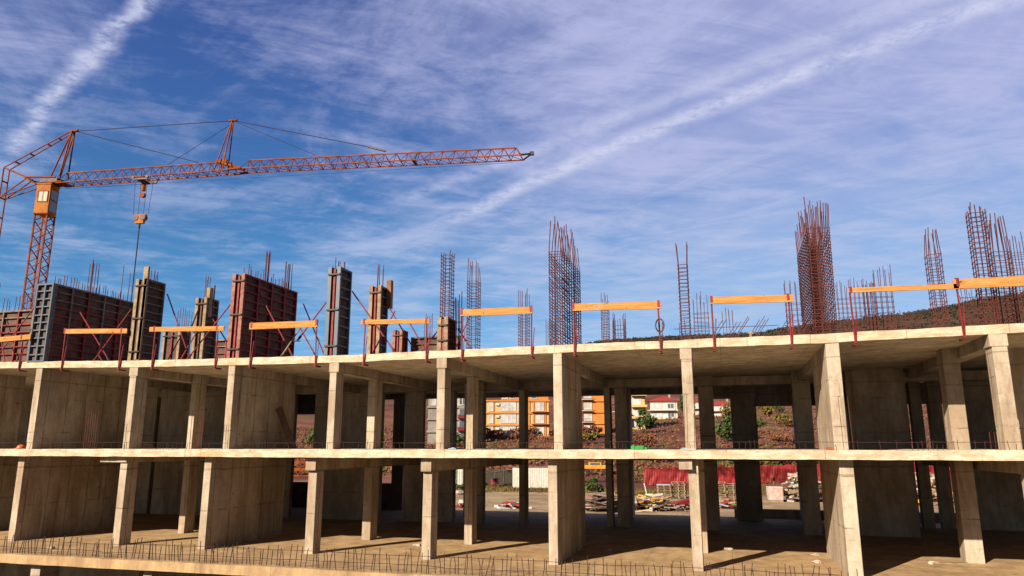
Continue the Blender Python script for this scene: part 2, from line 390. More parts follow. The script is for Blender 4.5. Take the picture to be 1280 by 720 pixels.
# groups of tall bent bars rising from the middle slab
def tall(xs, h, parent=slab_mid, lean=0.):
    for x in xs:
        MB().path([(x, -.80, -.02), (x+lean, -.80, h), (x+lean+.05, -.74, h+.02)], .0085).build('tall_starter_bar', M['rust'], parent, FO)
tall([-20.44+.09*i for i in range(6)], 1.25); tall([-16.3+.09*i for i in range(6)], 1.21); tall([-1.24, -1.13, -1.02, -.95], 1.43, lean=.03); tall([2.80, 3.02], 1.3, lean=-.03)
tall([6.0, 6.1, 7.0, 7.08], .4)

# ------------------------------------------------------------------ guard rails of orange planks on red clamps
GR = 'orange plank guard rails clamped to the roof slab edge'
def rail(label, a, b, h, posts, top_extra=.04):
    loc = ((a[0]+b[0])/2, -.06, 3+sag(a[0])); t = thing('guard_rail', label, 'guard rail', loc, 0, GR)
    mb = MB(); n = 12; L = b[0]-a[0]
    c = Vector(((a[0]+b[0])/2, -.085, (a[1]+b[1])/2-h/2)); u = Vector((L/2, 0, (b[1]-a[1])/2))
    mb.obox(c, u, (0, .022, 0), (0, 0, h/2)); mb.build('plank', M['plank'], t, loc, bevel=.005)
    for px in posts:
        s = sag(px); zt = lerp(a[1], b[1], (px-a[0])/L)+top_extra
        p = MB()
        tw = rnd.uniform(-.03, .03)
        p.bar((px+tw, -.045, zt), (px, -.045, 2.72+s), .024, 6).bar((px+.09, -.03, 3.55+s), (px+.02, -.03, 2.74+s), .014, 6)
        po = p.build('post', M['red'], t, loc)
        k = MB().box(px-.03, px+.03, -.075, -.008, 2.70+s, 2.745+s).box(px-.03, px+.03, -.035, .28, 2.655+s, 2.70+s)
        k.build('clamp', M['darkred'], po, loc)
        MB().box(px-.035, px+.035, -.112, -.062, zt-h*.5-.1, zt-.01).build('bracket', M['darkred'], po, loc)
rail('orange plank guard rail at the far left, leaving the frame before the blue end panel', (-26.6,4.0), (-24.13,4.08), .18, (-24.55,))
rail('orange plank guard rail in front of the long dark red wall formwork', (-22.62,4.21), (-19.87,4.11), .17, (-22.6,-20.11))
rail('orange plank guard rail between the tall timber-edged column form and the big red wall form', (-18.93,4.12), (-15.92,4.02), .16, (-18.73,-16.2))
rail('orange plank guard rail across the lower part of the big red wall form', (-14.94,4.08), (-12.41,4.06), .22, (-14.86,-12.45))
rail('orange plank guard rail just right of the blue-edged column form', (-10.87,4.0), (-8.56,3.93), .15, (-10.76,-8.65))
rail('orange plank guard rail right of the low red form, before two rebar columns', (-7.54,4.17), (-5.28,4.14), .21, (-7.5,-5.33))
rail('orange plank guard rail starting at the tall wall cage, wire coil on its right post', (-4.07,4.16), (-1.54,4.10), .21, (-4.05,-1.6))
rail('orange plank guard rail above the slanting bars, ending at the fanned wall cage', (-.18,4.15), (1.98,4.10), .2, (-.15,1.85))
rail('thin orange plank guard rail against the brown hill, right of the fanned wall cage', (3.37,4.2), (5.97,4.16), .13, (3.42,))
rail('thick orange plank guard rail at the far right edge of the picture', (5.84,4.28), (8.9,4.27), .26, (5.95,8.4))

# ------------------------------------------------------------------ wall and column formwork
def panel(parent, org, p0, u, L, H, n, frame_m, rib_m, dz=.3, dv=.75, top_m=None, nm='panel'):
    """a form panel: plywood sheet, frame round it, cross ribs and uprights on the outer side"""
    p0, u, n = Vector(p0), Vector(u).normalized(), Vector(n).normalized(); z = Vector((0,0,1))
    mid = p0+u*L/2+z*H/2
    pn = MB().obox(mid, u*L/2, n*.011, z*H/2).build(nm, M['ply'], parent, org)
    fr = MB(); d = .055
    off = n*(d+.0115)
    for a in (0, 1):
        fr.obox(p0+u*(.03+a*(L-.06))+z*H/2+off, u*.03, n*d, z*(H/2))
        fr.obox(p0+u*L/2+z*(.03+a*(H-.06))+off, u*(L/2-.0605), n*d, z*.03)
    fr.build('edge_frame', frame_m, pn, org, bevel=.004)
    k = max(1, round(H/dz))
    for i in range(1, k):
        zz = H*i/k+rnd.uniform(-.015, .015)
        MB().obox(p0+u*L/2+z*zz+n*(.045+.0115), u*(L/2-.061), n*.045, z*.022).build('rib', (top_m if top_m and zz > H*.78 else rib_m), pn, org)
    k = round(L/dv)
    for i in range(1, k):
        MB().obox(p0+u*(L*i/k)+z*H/2+n*(.052+.0115), u*.032, n*.052, z*(H/2-.061)).build('upright', (frame_m if i % 2 else rib_m), pn, org)
    return pn
def form(label, x0, x1, y0, y1, z0, z1, edge_m, rib_m, front='recess', front_m=None, group=None, name='wall_formwork', cat='formwork', frame_r=None, dz=.3, dl=0.):
    loc = ((x0+x1)/2, (y0+y1)/2, z0); t = thing(name, label, cat, loc, 0, group)
    H = z1-z0; L = y1-y0
    panel(t, loc, (x1-.12, y0, z0), (0,1,0), L, H, (1,0,0), frame_r or edge_m, rib_m, dz, top_m=frame_r, nm='side_panel')
    panel(t, loc, (x0+.12, y0+.0, z0-.0), (0,1,0), L, H+dl, (-1,0,0), edge_m, rib_m, dz, nm='side_panel')
    MB().box(x0-.004, x0+.128, y0-.03, y0-.003, z0, z1+dl).build('edge_board', edge_m, t, loc, bevel=.004)
    if front == 'recess':
        MB().box(x1-.128, x1+.004, y0-.03, y0-.003, z0, z1+.01).build('edge_board', edge_m, t, loc, bevel=.004)
        w0, w1 = x0+.135, x1-.135
        if w1-w0 > .04:
            MB().box(w0, w1, y0+.08, y0+.1, z0, z1-.05).build('stop_end', M['ply'], t, loc)
            xm = (w0+w1)/2
            MB().box(xm-.035, xm+.035, y0+.0, y0+.078, z0+.02, z1-.06).build('soldier', front_m or M['darkred'], t, loc)
            n = max(2, int(H/.85))
            for i in range(n):
                zz = z0+.3+i*(H-.55)/(n-1)
                MB().box(x0+.02, x1-.0, y0-.075, y0-.034, zz-.025, zz+.025).build('clamp', M['darkmetal'], t, loc)
    else:
        panel(t, loc, (x0-.01, y0-.02, z0), (1,0,0), x1-x0+.02, H, (0,-1,0), M['blue'], M['blue'], .3, .37, nm='end_panel')
    MB().box(x0+.1, x1-.1, y1+.0, y1+.03, z0, z1-.05).build('end_board', M['ply'], t, loc)
    return t
FG = 'formwork standing on the roof slab'
z = lambda x: 3.0+sag(x)+.004
form('long dark red ribbed wall formwork with blue framed end panel, beside the crane mast', -24.24, -23.49, .12, 3.95, z(-24)-.03, 5.98, M['steelgrey'], M['red'], 'end', group=FG, frame_r=M['steelgrey'])
form('tall narrow column form with two pale timber edges, one board sticking up above', -19.84, -19.36, .06, .95, z(-19.6), 5.9, M['timber'], M['blue'], group=FG, name='column_formwork', front_m=M['ply'], frame_r=M['steelgrey'])
form('grey column form with a timber stub on top, set back behind the orange rail', -19.46, -18.95, 2.75, 3.45, z(-19), 5.72, M['timber'], M['steelgrey'], group=FG, name='column_formwork', front_m=M['ply'], frame_r=M['steelgrey'])
form('low grey column form far back, seen between the two timber-edged forms', -24.75, -23.8, 7.2, 7.9, z(-24), 5.30, M['timber'], M['steelgrey'], group=FG, name='column_formwork', frame_r=M['steelgrey'])
form('big bright red wall form with ribbed long side and pale pink front edges', -15.84, -15.36, .06, 3.3, z(-15.6), 5.83, M['pinkred'], M['red'], group=FG, front_m=M['red'], frame_r=M['darkred'], dl=.0)
form('tall column form with blue front edges and dark red slot between', -12.19, -11.74, .04, .8, z(-12), 5.82, M['blue'], M['blue'], group=FG, name='column_formwork', front_m=M['darkred'], frame_r=M['blue'], dz=.33)
form('blue-ribbed column form set back, timber left edge and brown stub on top', -12.06, -11.60, 2.75, 3.35, z(-12), 5.75, M['timber'], M['blue'], group=FG, name='column_formwork', front_m=M['darkred'], frame_r=M['blue'], dz=.36)
form('low red form around the foot of a rebar column', -8.33, -7.99, .05, .75, z(-8.1), 3.98, M['timber'], M['red'], group=FG, name='column_formwork', front_m=M['red'], frame_r=M['darkred'])
form('small red form far back between the blue-ribbed form and the low dark wall form', -13.55, -13.1, 8.0, 8.6, z(-13), 5.0, M['pinkred'], M['darkred'], group=FG, name='column_formwork', frame_r=M['darkred'])
# forms lying parallel to the slab edge
def flat_form(label, x0, x1, y, z0, z1, frame_m, rib_m, depth=.5, group=FG):
    loc = ((x0+x1)/2, y, z0); t = thing('wall_formwork', label, 'formwork', loc, 0, group)
    panel(t, loc, (x0, y, z0), (1,0,0), x1-x0, z1-z0, (0,-1,0), frame_m, rib_m, .3, .72, top_m=frame_m)
    panel(t, loc, (x1-.01, y+.03, z0), (0,1,0), depth, z1-z0, (1,0,0), M['steelgrey'], M['steelgrey'], .6, 2, nm='end_panel')
    MB().box(x0, x1-.05, y+depth-.02, y+depth+.02, z0, z1-.03).build('back_panel', M['ply'], t, loc)
    return t
flat_form('grey and red ribbed wall form at the far left, cut by the picture edge', -30.5, -26.55, 2.1, z(-28), 5.5, M['steelgrey'], M['red'])
flat_form('low dark brown wall form far back, left of the low red form', -13.0, -11.0, 8.8, z(-12), 4.75, M['ply'], M['ply'], .4)
flat_form('low dark wall form far back behind the tall timber-edged column form', -23.6, -21.0, 8.6, z(-22), 5.0, M['steelgrey'], M['darkred'], .4)
# loose boards on top of the forms
tag(MB().box(-19.56,-19.36,.03,.12,3.02,6.34).build('timber_post', M['timber'], None, (-19.46,.07,3.02), bevel=.006), 'pale upright timber standing taller than the left timber-edged column form', 'timber')
tag(MB().box(-19.18,-18.98,2.9,3.1,5.0,6.15).build('timber_stub', M['timber'], None, (-19.08,3,5.0), bevel=.006), 'pale timber stub rising from the set-back grey column form', 'timber')
tag(MB().box(-11.62,-11.44,3.2,3.4,5.0,6.05).build('timber_stub', mat('brown_timber', (.30,.14,.06)), None, (-11.5,3.3,5.0), bevel=.006), 'brown timber stub rising from the set-back blue-ribbed column form', 'timber')

# red push-pull props steadying the forms
PG = 'slanted red props steadying the forms'
PROPS = [(-28.21,1.78,5.39,-27.03,1.5,3.13,'left of the two crossed red props against the far left wall form'),
 (-26.2,1.75,5.63,-27.9,1.5,3.13,'right of the two crossed red props against the far left wall form'),
 (-22.97,.8,5.0,-21.29,.8,3.03,'red prop slanting down to the right across the long dark red wall form'),
 (-21.03,1.2,5.07,-22.6,1.2,3.05,'red prop slanting down to the left across the long dark red wall form'),
 (-19.3,1.0,5.52,-18.0,1.0,2.99,'heavy brown red prop slanting from the tall timber-edged form to the slab'),
 (-18.9,1.6,4.3,-19.62,1.6,2.99,'short red prop low beside the tall timber-edged column form'),
 (-18.47,1.8,5.26,-19.3,1.8,3.0,'red prop leaning on the left side of the set-back grey column form'),
 (-15.86,.6,5.4,-17.9,.6,2.98,'long red prop slanting left from the front edge of the big red wall form'),
 (-15.3,.8,5.32,-13.75,.8,2.95,'thin red prop falling to the right across the face of the big red wall form'),
 (-13.4,.5,3.95,-14.1,.5,2.95,'pale rusty prop leaning right, low in front of the big red wall form'),
 (-14.9,3.0,5.3,-13.5,2.6,2.95,'dark prop from the far end of the big red wall form'),
 (-12.2,.5,5.12,-13.5,.5,3.5,'red prop rising to the left side of the blue-edged column form'),
 (-14.01,1.4,4.15,-13.2,1.4,2.95,'short red prop right of the big red wall form by the rail post'),
 (-11.66,.7,5.13,-9.95,.7,2.93,'long red prop slanting right from the blue-edged column form to the slab'),
 (-11.5,3.1,5.1,-10.1,3.1,2.95,'red prop slanting right from the set-back blue-ribbed column form'),
 (-8.45,.6,3.78,-9.1,.6,2.95,'dark short prop on the left of the low red form'),
 (-7.9,.7,3.72,-7.4,.7,2.96,'dark short prop on the right of the low red form'),
 (-23.4,1.6,4.3,-22.3,1.6,3.03,'short red prop low against the long dark red wall form beside its blue end panel'),
 (-17.9,1.2,4.35,-18.7,1.2,2.99,'red prop crossing the heavy brown one right of the tall timber-edged form'),
 (-18.9,3.0,5.0,-17.3,3.0,2.97,'thin red prop falling right from the set-back grey column form'),
 (-10.6,1.8,4.6,-11.5,1.8,2.93,'red prop leaning left between the two blue column forms'),
 (-10.2,2.2,4.2,-9.4,2.2,2.94,'short red prop right of the set-back blue-ribbed column form'),
 (-9.0,5.0,4.9,-9.9,5.0,2.95,'thin red prop standing in front of the low dark brown wall form')]
for i, (a, b, c, d, e, f, lb) in enumerate(PROPS):
    loc = (d, e, f); t = thing('push_pull_prop', lb, 'prop', loc, 0, PG)
    A, B = Vector((a,b,c)), Vector((d,e,f)); mm = M['red'] if i not in (4, 9, 10, 15, 16) else M['darkred']
    if i == 9: mm = M['timber']
    mid = A.lerp(B, .92)
    MB().bar(A, mid, .024, 8).build('inner_tube', mm, t, loc); MB().bar(mid, B, .034, 8).build('outer_tube', mm, t, loc)
    MB().box(d-.09, d+.09, e-.06, e+.06, f-.01, f+.012).build('foot_plate', M['darkmetal'], t, loc)
    MB().bar(mid-(A-B).normalized()*.05, mid+(A-B).normalized()*.05, .045, 8).build('collar', M['darkmetal'], t, loc)

# ------------------------------------------------------------------ rebar cages
CG = 'rebar cages standing on the roof slab'
def cage(label, x0, x1, y0, y1, zs, ztop, nx=3, ny=3, pitch=.14, r=.0145, spread=0., jit=.25, zb=None, group=CG, lean=0., dens=1, fill=False):
    zb = 3.0+sag(x0)-.03 if zb is None else zb
    loc = ((x0+x1)/2, (y0+y1)/2, zb); t = thing('rebar_cage', label, 'rebar cage', loc, 0, group)
    pts = set()
    for i in range(nx):
        for j in range(ny):
            if fill or i in (0, nx-1) or j in (0, ny-1): pts.add((lerp(x0, x1, i/(nx-1)), lerp(y0, y1, j/(ny-1))))
    pts = sorted(pts)
    for px, py in pts:
        zt = ztop+rnd.uniform(-jit, .06); s = spread*((px-loc[0])/max(.05, (x1-x0)/2)); lx = lean*(zs-zb)
        b = MB(); p = Vector((px, py, zb))
        q = Vector((px+lx, py, min(zs, zt))); b.bar(p, q, r)
        if zt > zs: b.bar(q, (px+lx+s+rnd.gauss(0, .014)+lean*(zt-zs), py+rnd.gauss(0, .014), zt), r)
        b.build('vertical_bar', M['rust'], t, loc)
    n = min(95, int((zs-zb-.08)/pitch)); e = .016
    me = MB().path([(x0-e-loc[0], y0-e-loc[1], 0), (x1+e-loc[0], y0-e-loc[1], rnd.uniform(-.02, .02)), (x1+e-loc[0], y1+e-loc[1], .0), (x0-e-loc[0], y1+e-loc[1], rnd.uniform(-.02, .02))], r*.72, closed=True).mesh('stirrup', M['rust'])
    for k in range(n+1):
        zz = .06+k*(zs-zb-.08)/max(1, n)
        inst('stirrup', me, t, (lean*zz, 0, zz+rnd.uniform(-.018, .018)), (rnd.gauss(0, .01), rnd.gauss(0, .03), 0))
    return t
cage('slim tall rebar column rising out of the low red form', -8.28, -8.0, .12, .5, 6.0, 6.12, 3, 3, .12, jit=.12)
cage('short bundle of bars right behind the slim column in the low red form', -8.0, -7.8, .55, .72, 3.9, 4.85, 3, 2, .2)
cage('rebar column with flared top bars right of the low red form', -8.34, -8.02, 2.8, 3.25, 5.75, 6.5, 3, 3, .11, spread=-.02)
cage('thick rebar column standing alone left of the tall wide wall cage', -8.24, -7.9, 9.15, 9.7, 5.95, 6.8, 3, 3, .13)
cage('tall wide wall cage of dense rebar near the middle of the slab', -4.80, -4.42, .1, 3.05, 5.85, 7.0, 3, 9, .095, r=.0165, spread=-.08, jit=.35)
cage('small bundle of short bars just left of the tall wide wall cage', -7.0, -6.7, 9.0, 9.3, 3.6, 5.35, 3, 2, .25)
cage('thin rebar column behind the seventh rail, taller of the pair there', -4.68, -4.42, 9.2, 9.65, 5.75, 6.35, 3, 2, .12)
cage('short dense rebar cluster beside the thin column behind the seventh rail', -4.24, -3.8, 9.35, 10.2, 5.0, 5.6, 3, 5, .2, jit=.4)
cage('narrow ladder-like rebar column with two long prongs, right of the wire coil', -1.02, -.78, .1, .46, 5.18, 5.84, 2, 2, .11, spread=.03, jit=.05)
cage('dense reddish rebar wall stub beside the narrow two-pronged column', -.93, -.38, 8.97, 9.22, 5.3, 6.35, 5, 2, .17, jit=.7)
cage('short bundle of leaning bars left of the two-pronged column', -1.5, -1.3, 8.9, 9.1, 3.3, 5.1, 2, 2, .3)
cage('low rebar bundle standing among the slanting bars under the eighth rail', .2, .62, 13.3, 13.55, 4.9, 6.25, 4, 2, .4, jit=.3)
cage('rebar bundle directly left of the fanned wall cage', 2.52, 3.1, 8.42, 8.68, 5.4, 6.3, 4, 2, .2, jit=.12)
cage('tall fanned wall cage of dense rusty rebar, highest of the right half', 2.50, 3.03, .1, 3.3, 5.95, 6.95, 4, 11, .095, r=.0155, spread=.04, jit=.5, lean=.01, fill=True)
cage('broad low wall mesh of thin bars right of the fanned wall cage', 4.4, 5.6, 8.72, 8.92, 5.55, 6.3, 9, 2, .17, r=.012, jit=.4)
cage('rebar column behind the thin rail, left of the leaning cage', 5.72, 6.28, 8.72, 8.92, 5.55, 6.75, 4, 2, .2, jit=.35)
cage('small rebar cluster between the low wall mesh and the taller column behind the thin rail', 5.25, 5.62, 8.35, 8.6, 5.3, 6.15, 4, 2, .2, jit=.2)
cage('square rebar cage with flared top, alone against the hill between the two right rails', 6.1, 6.42, 2.75, 3.2, 5.66, 6.45, 3, 3, .17, spread=-.05, jit=.1)
cage('tallest rebar column at the far right, rising behind the thick rail', 6.52, 6.86, .12, .5, 6.1, 6.3, 4, 3, .14, jit=.15)
cage('flared rebar cage behind the thick rail, right beside the tallest column', 7.78, 8.2, 2.75, 3.2, 5.6, 6.7, 4, 3, .15, spread=-.06, jit=.2)
cage('rebar cage cut off by the right edge of the picture', 10.4, 11.6, 9.0, 9.3, 7.0, 7.7, 7, 2, .2, jit=.3)
cage('low brown rebar mesh against the hill behind the thick rail', 8.6, 10.2, 8.9, 9.1, 5.4, 5.9, 11, 2, .2, r=.012, jit=.4)
cage('low rebar starter mesh behind the foot of the alone square cage', 6.6, 7.9, 11.9, 12.1, 5.2, 5.5, 8, 2, .2, r=.012, jit=.5)
# bars sticking out of the forms
def rods(label, pts, r=.013):
    x, y, _, _ = pts[0]; loc = (x, y, 3.0); t = thing('starter_rods', label, 'rebar', loc, 0, 'rods sticking out of the forms')
    for a, b, z0, z1 in pts:
        MB().bar((a, b, z0), (a+rnd.gauss(0, .02), b+rnd.gauss(0, .02), z1), r).build('rod', M['rust'], t, loc)
def line_rods(x, y0, y1, n, z0, z1, j): return [(x+rnd.uniform(-.06, .06), lerp(y0, y1, i/(n-1))+rnd.uniform(-.05, .05), z0, z1+rnd.uniform(-j, j)) for i in range(n)]
rods('row of thin bars above the long dark red wall form', line_rods(-23.8, .3, 3.8, 26, 4.5, 6.35, .1)+[(-23.85+rnd.uniform(-.1,.15), 1.9+rnd.uniform(0,.4), 4.5, 7.35+rnd.uniform(-.3,.1)) for _ in range(7)]+[(-23.8, 3.5, 4.5, 7.5), (-23.7, 3.75, 4.5, 7.2)])
rods('row of bars above the far left wall form', [(lerp(-30, -26.7, i/15), 2.35, 4.4, 6.1+rnd.uniform(-.1, .2)) for i in range(16)]+[(-29.2+.12*i, 2.3, 4.4, 6.8) for i in range(3)])
rods('few bars poking out of the tall timber-edged column form', [(-19.6+rnd.uniform(-.12,.12), .2+.12*i, 4.5, 6.2+rnd.uniform(-.1,.15)) for i in range(6)])
rods('bars poking out of the set-back grey column form', [(-19.2+rnd.uniform(-.12,.12), 2.85+.1*i, 4.5, 6.5+rnd.uniform(-.2,.15)) for i in range(6)])
rods('bars above the low grey form far back between the timber-edged forms', [(-24.3+.13*i, 7.5, 4.2, 6.25+rnd.uniform(-.2,.25)) for i in range(8)])
rods('bars along the top of the big red wall form, tall bunch in the middle', line_rods(-15.6, .3, 3.2, 18, 4.5, 6.2, .1)+[(-15.6+rnd.uniform(-.1,.1), 1.45+rnd.uniform(0,.35), 4.5, 6.95+rnd.uniform(-.1,.15)) for _ in range(8)]+[(-15.6+rnd.uniform(-.1,.1), 2.5+rnd.uniform(0,.7), 4.5, 6.85+rnd.uniform(-.15,.1)) for _ in range(9)])
rods('bars poking out of the blue-edged column form', [(-11.97+rnd.uniform(-.08,.08), .15+.14*i, 4.5, 6.1+rnd.uniform(-.05,.1)) for i in range(5)])
rods('bars poking out of the set-back blue-ribbed column form', [(-11.85+rnd.uniform(-.1,.1), 2.85+.08*i, 4.5, 6.55+rnd.uniform(-.15,.1)) for i in range(7)])
rods('two groups of bars above the low dark brown wall form', [(-12.5+.07*i, 9.0, 4.0, 5.75+rnd.uniform(-.2,.1)) for i in range(6)]+[(-11.7+.09*i, 9.0, 4.0, 5.6+rnd.uniform(-.1,.1)) for i in range(6)])
# slanting bars on the slab under the eighth rail
loc = (0, 12.5, 3.0); t = thing('slanting_bars', 'fan of slanting bars tied to one long level bar under the eighth rail', 'rebar', loc)
for a in (-.15, 0, .55, .7, .85, .95, 1.45, 1.55, 1.7, 1.8, 2.6, 2.75):
    h = rnd.uniform(.75, 1.0); MB().path([(a-.6, 12.6, 3.0), (a-.6+h*.1, 12.6, 4.3), (a-.5+h*.95, 12.6, 4.5+h*1.2)], .019).build('bar', M['rust'], t, loc)
MB().bar((-1.95, 12.5, 5.22), (2.5, 12.5, 5.2), .017).build('long_bar', M['rust'], t, loc)
tag(MB().box(1.02,1.09,6.0,6.06,2.99,3.95).box(.98,1.13,5.98,6.08,3.95,4.02).build('wooden_peg', M['timber'], None, (1.05,6,3.0)), 'small pale wooden peg on the slab below the slanting bars', 'peg')
# wire coil hung on the rail post
mb = MB()
for k in range(9):
    a = rnd.uniform(.10, .135); ph = rnd.uniform(-.35, .35)
    mb.path([(-1.585+a*math.cos(i*.45)*math.cos(ph), -.17+a*math.cos(i*.45)*math.sin(ph), 3.40+1.55*a*math.sin(i*.45)) for i in range(14)], .010, closed=True)
tag(mb.build('wire_coil', M['darkmetal'], None, (-1.585,-.17,3.2)), 'dark coil of tie wire hanging on the red rail post', 'wire coil')

# ------------------------------------------------------------------ small things on the floors
bm = bmesh.new(); bmesh.ops.create_uvsphere(bm, u_segments=20, v_segments=12, radius=.14)
for v in bm.verts: v.co.z = v.co.z*.85 if v.co.z > -.02 else -.02
me = bpy.data.meshes.new('helmet'); bm.to_mesh(me); bm.free(); me.materials.append(M['orangeplastic'])
for p in me.polygons: p.use_smooth = True
o = bpy.data.objects.new('safety_helmet', me); COL.objects.link(o); o.location = (-23.05, -.82, .03)
tag(o, 'round bright orange object lying on the middle slab near the left edge', 'helmet')
MB().box(-.09,.09,-.17,-.12,-.02,.0).build('brim', M['orangeplastic'], o, (0,0,0))
def lump(name, m, c, s, label, cat, seed, squash=.6, group=None):
    bm = bmesh.new(); bmesh.ops.create_icosphere(bm, subdivisions=3, radius=1); q = random.Random(seed)
    ph = [q.uniform(0, 6) for _ in range(6)]
    for v in bm.verts:
        k = 1+.16*math.sin(v.co.x*4+ph[0])+.14*math.sin(v.co.y*5+ph[1])+.13*math.sin(v.co.z*4+ph[2]+v.co.x*2)
        v.co = Vector((v.co.x*s[0]*k, v.co.y*s[1]*k, max(v.co.z, -.55)*s[2]*k))
    me = bpy.data.meshes.new(name); bm.to_mesh(me); bm.free(); me.materials.append(m)
    o = bpy.data.objects.new(name, me); COL.objects.link(o); o.location = (c[0], c[1], c[2]+.5*s[2]); return tag(o, label, cat, group)
lump('plastic_bag', M['bluebag'], (-7.45,-.8,0), (.13,.10,.035), 'pale crumpled bag on the middle slab right of a slim column', 'bag', 3)
tag(MB().box(-2.42,-2.08,-.88,-.70,.0,.10).box(-2.40,-2.30,-.86,-.72,.10,.125).box(-2.06,-2.0,-.86,-.72,.0,.07).build('green_box', M['green'], None, (-2.25,-.8,0), bevel=.01), 'small bright green box on the edge of the middle slab', 'box')
tag(MB().box(-1.14,-.74,-.92,-.76,.0,.03).box(-1.1,-.95,-.90,-.78,.0305,.05).build('blue_sheet', M['bluebag'], None, (-.9,-.8,0), bevel=.01), 'flat blue plastic sheets on the middle slab at the foot of a column', 'sheet')
tag(MB().box(2.38,2.56,-.9,-.78,.0,.075).build('red_brick', mat('red_brick', (.5,.14,.07)), None, (2.46,-.85,0), bevel=.008), 'single red brick on the middle slab before the right-hand wall', 'brick')
tag(MB().obox((-14.85,2.3,.70), Vector((.36,0,-.72)), (0,.07,0), Vector((.09,0,.045))).build('leaning_board', mat('old_board', (.20,.11,.07)), None, (-14.85,2.3,0), bevel=.006), 'brown board leaning inside the upper storey against the wall', 'board')
mb = MB()
for i in range(14): mb.obox((-15.0+rnd.uniform(-.25,.25), 3.0+rnd.uniform(-.2,.2), .95+rnd.uniform(-.3,.3)), Vector((.2,.05,-.3)).normalized()*rnd.uniform(.15,.35), (0,.015,0), (.02,0,.015))
# debris on the lowest floor
q = random.Random(5)
for i, (x, y) in enumerate(((-9.6,1.9),(-3.6,2.4),(-.1,3.6),(2.3,3.0),(2.2,1.6),(5.2,2.3),(-20.2,-1.8))):
    lump('concrete_crumb', M['rubble'], (x, y, -3), (.09+.05*q.random(), .08, .05), ('crumb of rubble on the lower floor by a slim second-row column', 'crumb of rubble on the lower floor right of the central wall', 'crumb of rubble deep behind the slim right-hand column', 'crumb of rubble against the left face of the big right wall', 'crumb of rubble on the sunny floor left of the big right wall', 'flat pale crumb on the lower floor before the right-hand columns', 'dark crumb on the lower slab at the left among the starter bars')[i], 'rubble', i, group='crumbs of rubble on the lower floor')
tag(MB().obox((5.6,2.35,-2.975), (.45,.1,0), (-.02,.09,0), (0,0,.02)).build('floor_board', M['timber'], None, (5.6,2.35,-3)), 'pale board lying on the lower floor before the right columns', 'board')

# ------------------------------------------------------------------ tower crane
CR = (-50.86, 22.77, gz(-50.86, 22.77)); crane = thing('tower_crane', 'orange tower crane with lattice jib, square cab and bare mast rising behind the forms', 'crane', CR, R(7))
# local frame: x along the jib, z up from the ground
G = -CR[2]
def Lz(zz): return zz+G
def truss_box(mb, x0, x1, y0, y1, z0, z1, bay, r, rd):
    """square mast along z"""
    c = [(x0,y0),(x1,y0),(x1,y1),(x0,y1)]
    for a in c: mb.bar((*a, z0), (*a, z1), r, 4)
    n = max(1, round((z1-z0)/bay)); 
    for i in range(n):
        za, zb = lerp(z0, z1, i/n), lerp(z0, z1, (i+1)/n); zm = (za+zb)/2
        for k in range(4):
            a, b = c[k], c[(k+1) % 4]
            mb.bar((*a, za), (*b, zm), rd, 4); mb.bar((*b, zm), (*a, zb), rd, 4)
ang = R(8)   # mast stands slightly turned
mast = MB(); truss_box(mast, -.48, .48, -.48, .48, Lz(-4.6), Lz(18.0), 1.15, .075, .04)
ca, sa = math.cos(R(8.5)), math.sin(R(8.5))
mast.v = [(x*ca-y*sa, x*sa+y*ca, zz) for x, y, zz in mast.v]
mast_o = mast.build('mast', M['crane'], crane)
base = MB().box(-2.4,2.4,-.25,.25,0,.35).box(-.25,.25,-2.4,-.27,0,.35).box(-.25,.25,.27,2.4,0,.35); base.build('base_frame', M['crane'], crane)
for sx, sy in ((1.9,1.3),(-1.9,1.3),(1.9,-1.3),(-1.9,-1.3)):
    MB().box(sx-.5,sx+.5,sy-.95,sy+.95,.02,1.25).build('ballast_block', M['edge'], crane, bevel=.05)
def rot(mb, a=R(8.5)):
    c, s = math.cos(a), math.sin(a); mb.v = [(x*c-y*s, x*s+y*c, zz) for x, y, zz in mb.v]; return mb
cab = rot(MB().box(-.56,.56,-.60,.50,Lz(18.0),Lz(20.35)).box(-.60,.60,-.64,.54,Lz(20.35),Lz(20.45)).box(-.60,.60,-.64,.54,Lz(17.93),Lz(18.0))).build('cab', M['cab'], crane, bevel=.03)
w = rot(MB().box(-.30,.38,-.63,-.605,Lz(18.95),Lz(19.75))).build('window', M['cabglass'], cab)
rot(MB().box(-.36,-.302,-.645,-.603,Lz(18.89),Lz(19.81)).box(.382,.44,-.645,-.603,Lz(18.89),Lz(19.81)).box(-.30,.38,-.645,-.603,Lz(19.752),Lz(19.81)).box(-.30,.38,-.645,-.603,Lz(18.89),Lz(18.948)).box(.02,.06,-.64,-.632,Lz(18.95),Lz(19.75))).build('frame', M['crane'], w)
w = rot(MB().box(.564,.585,-.5,.3,Lz(19.2),Lz(19.95))).build('window', M['glass'], cab)
w = rot(MB().box(.564,.585,-.5,.3,Lz(18.2),Lz(19.05))).build('window', M['glass'], cab)
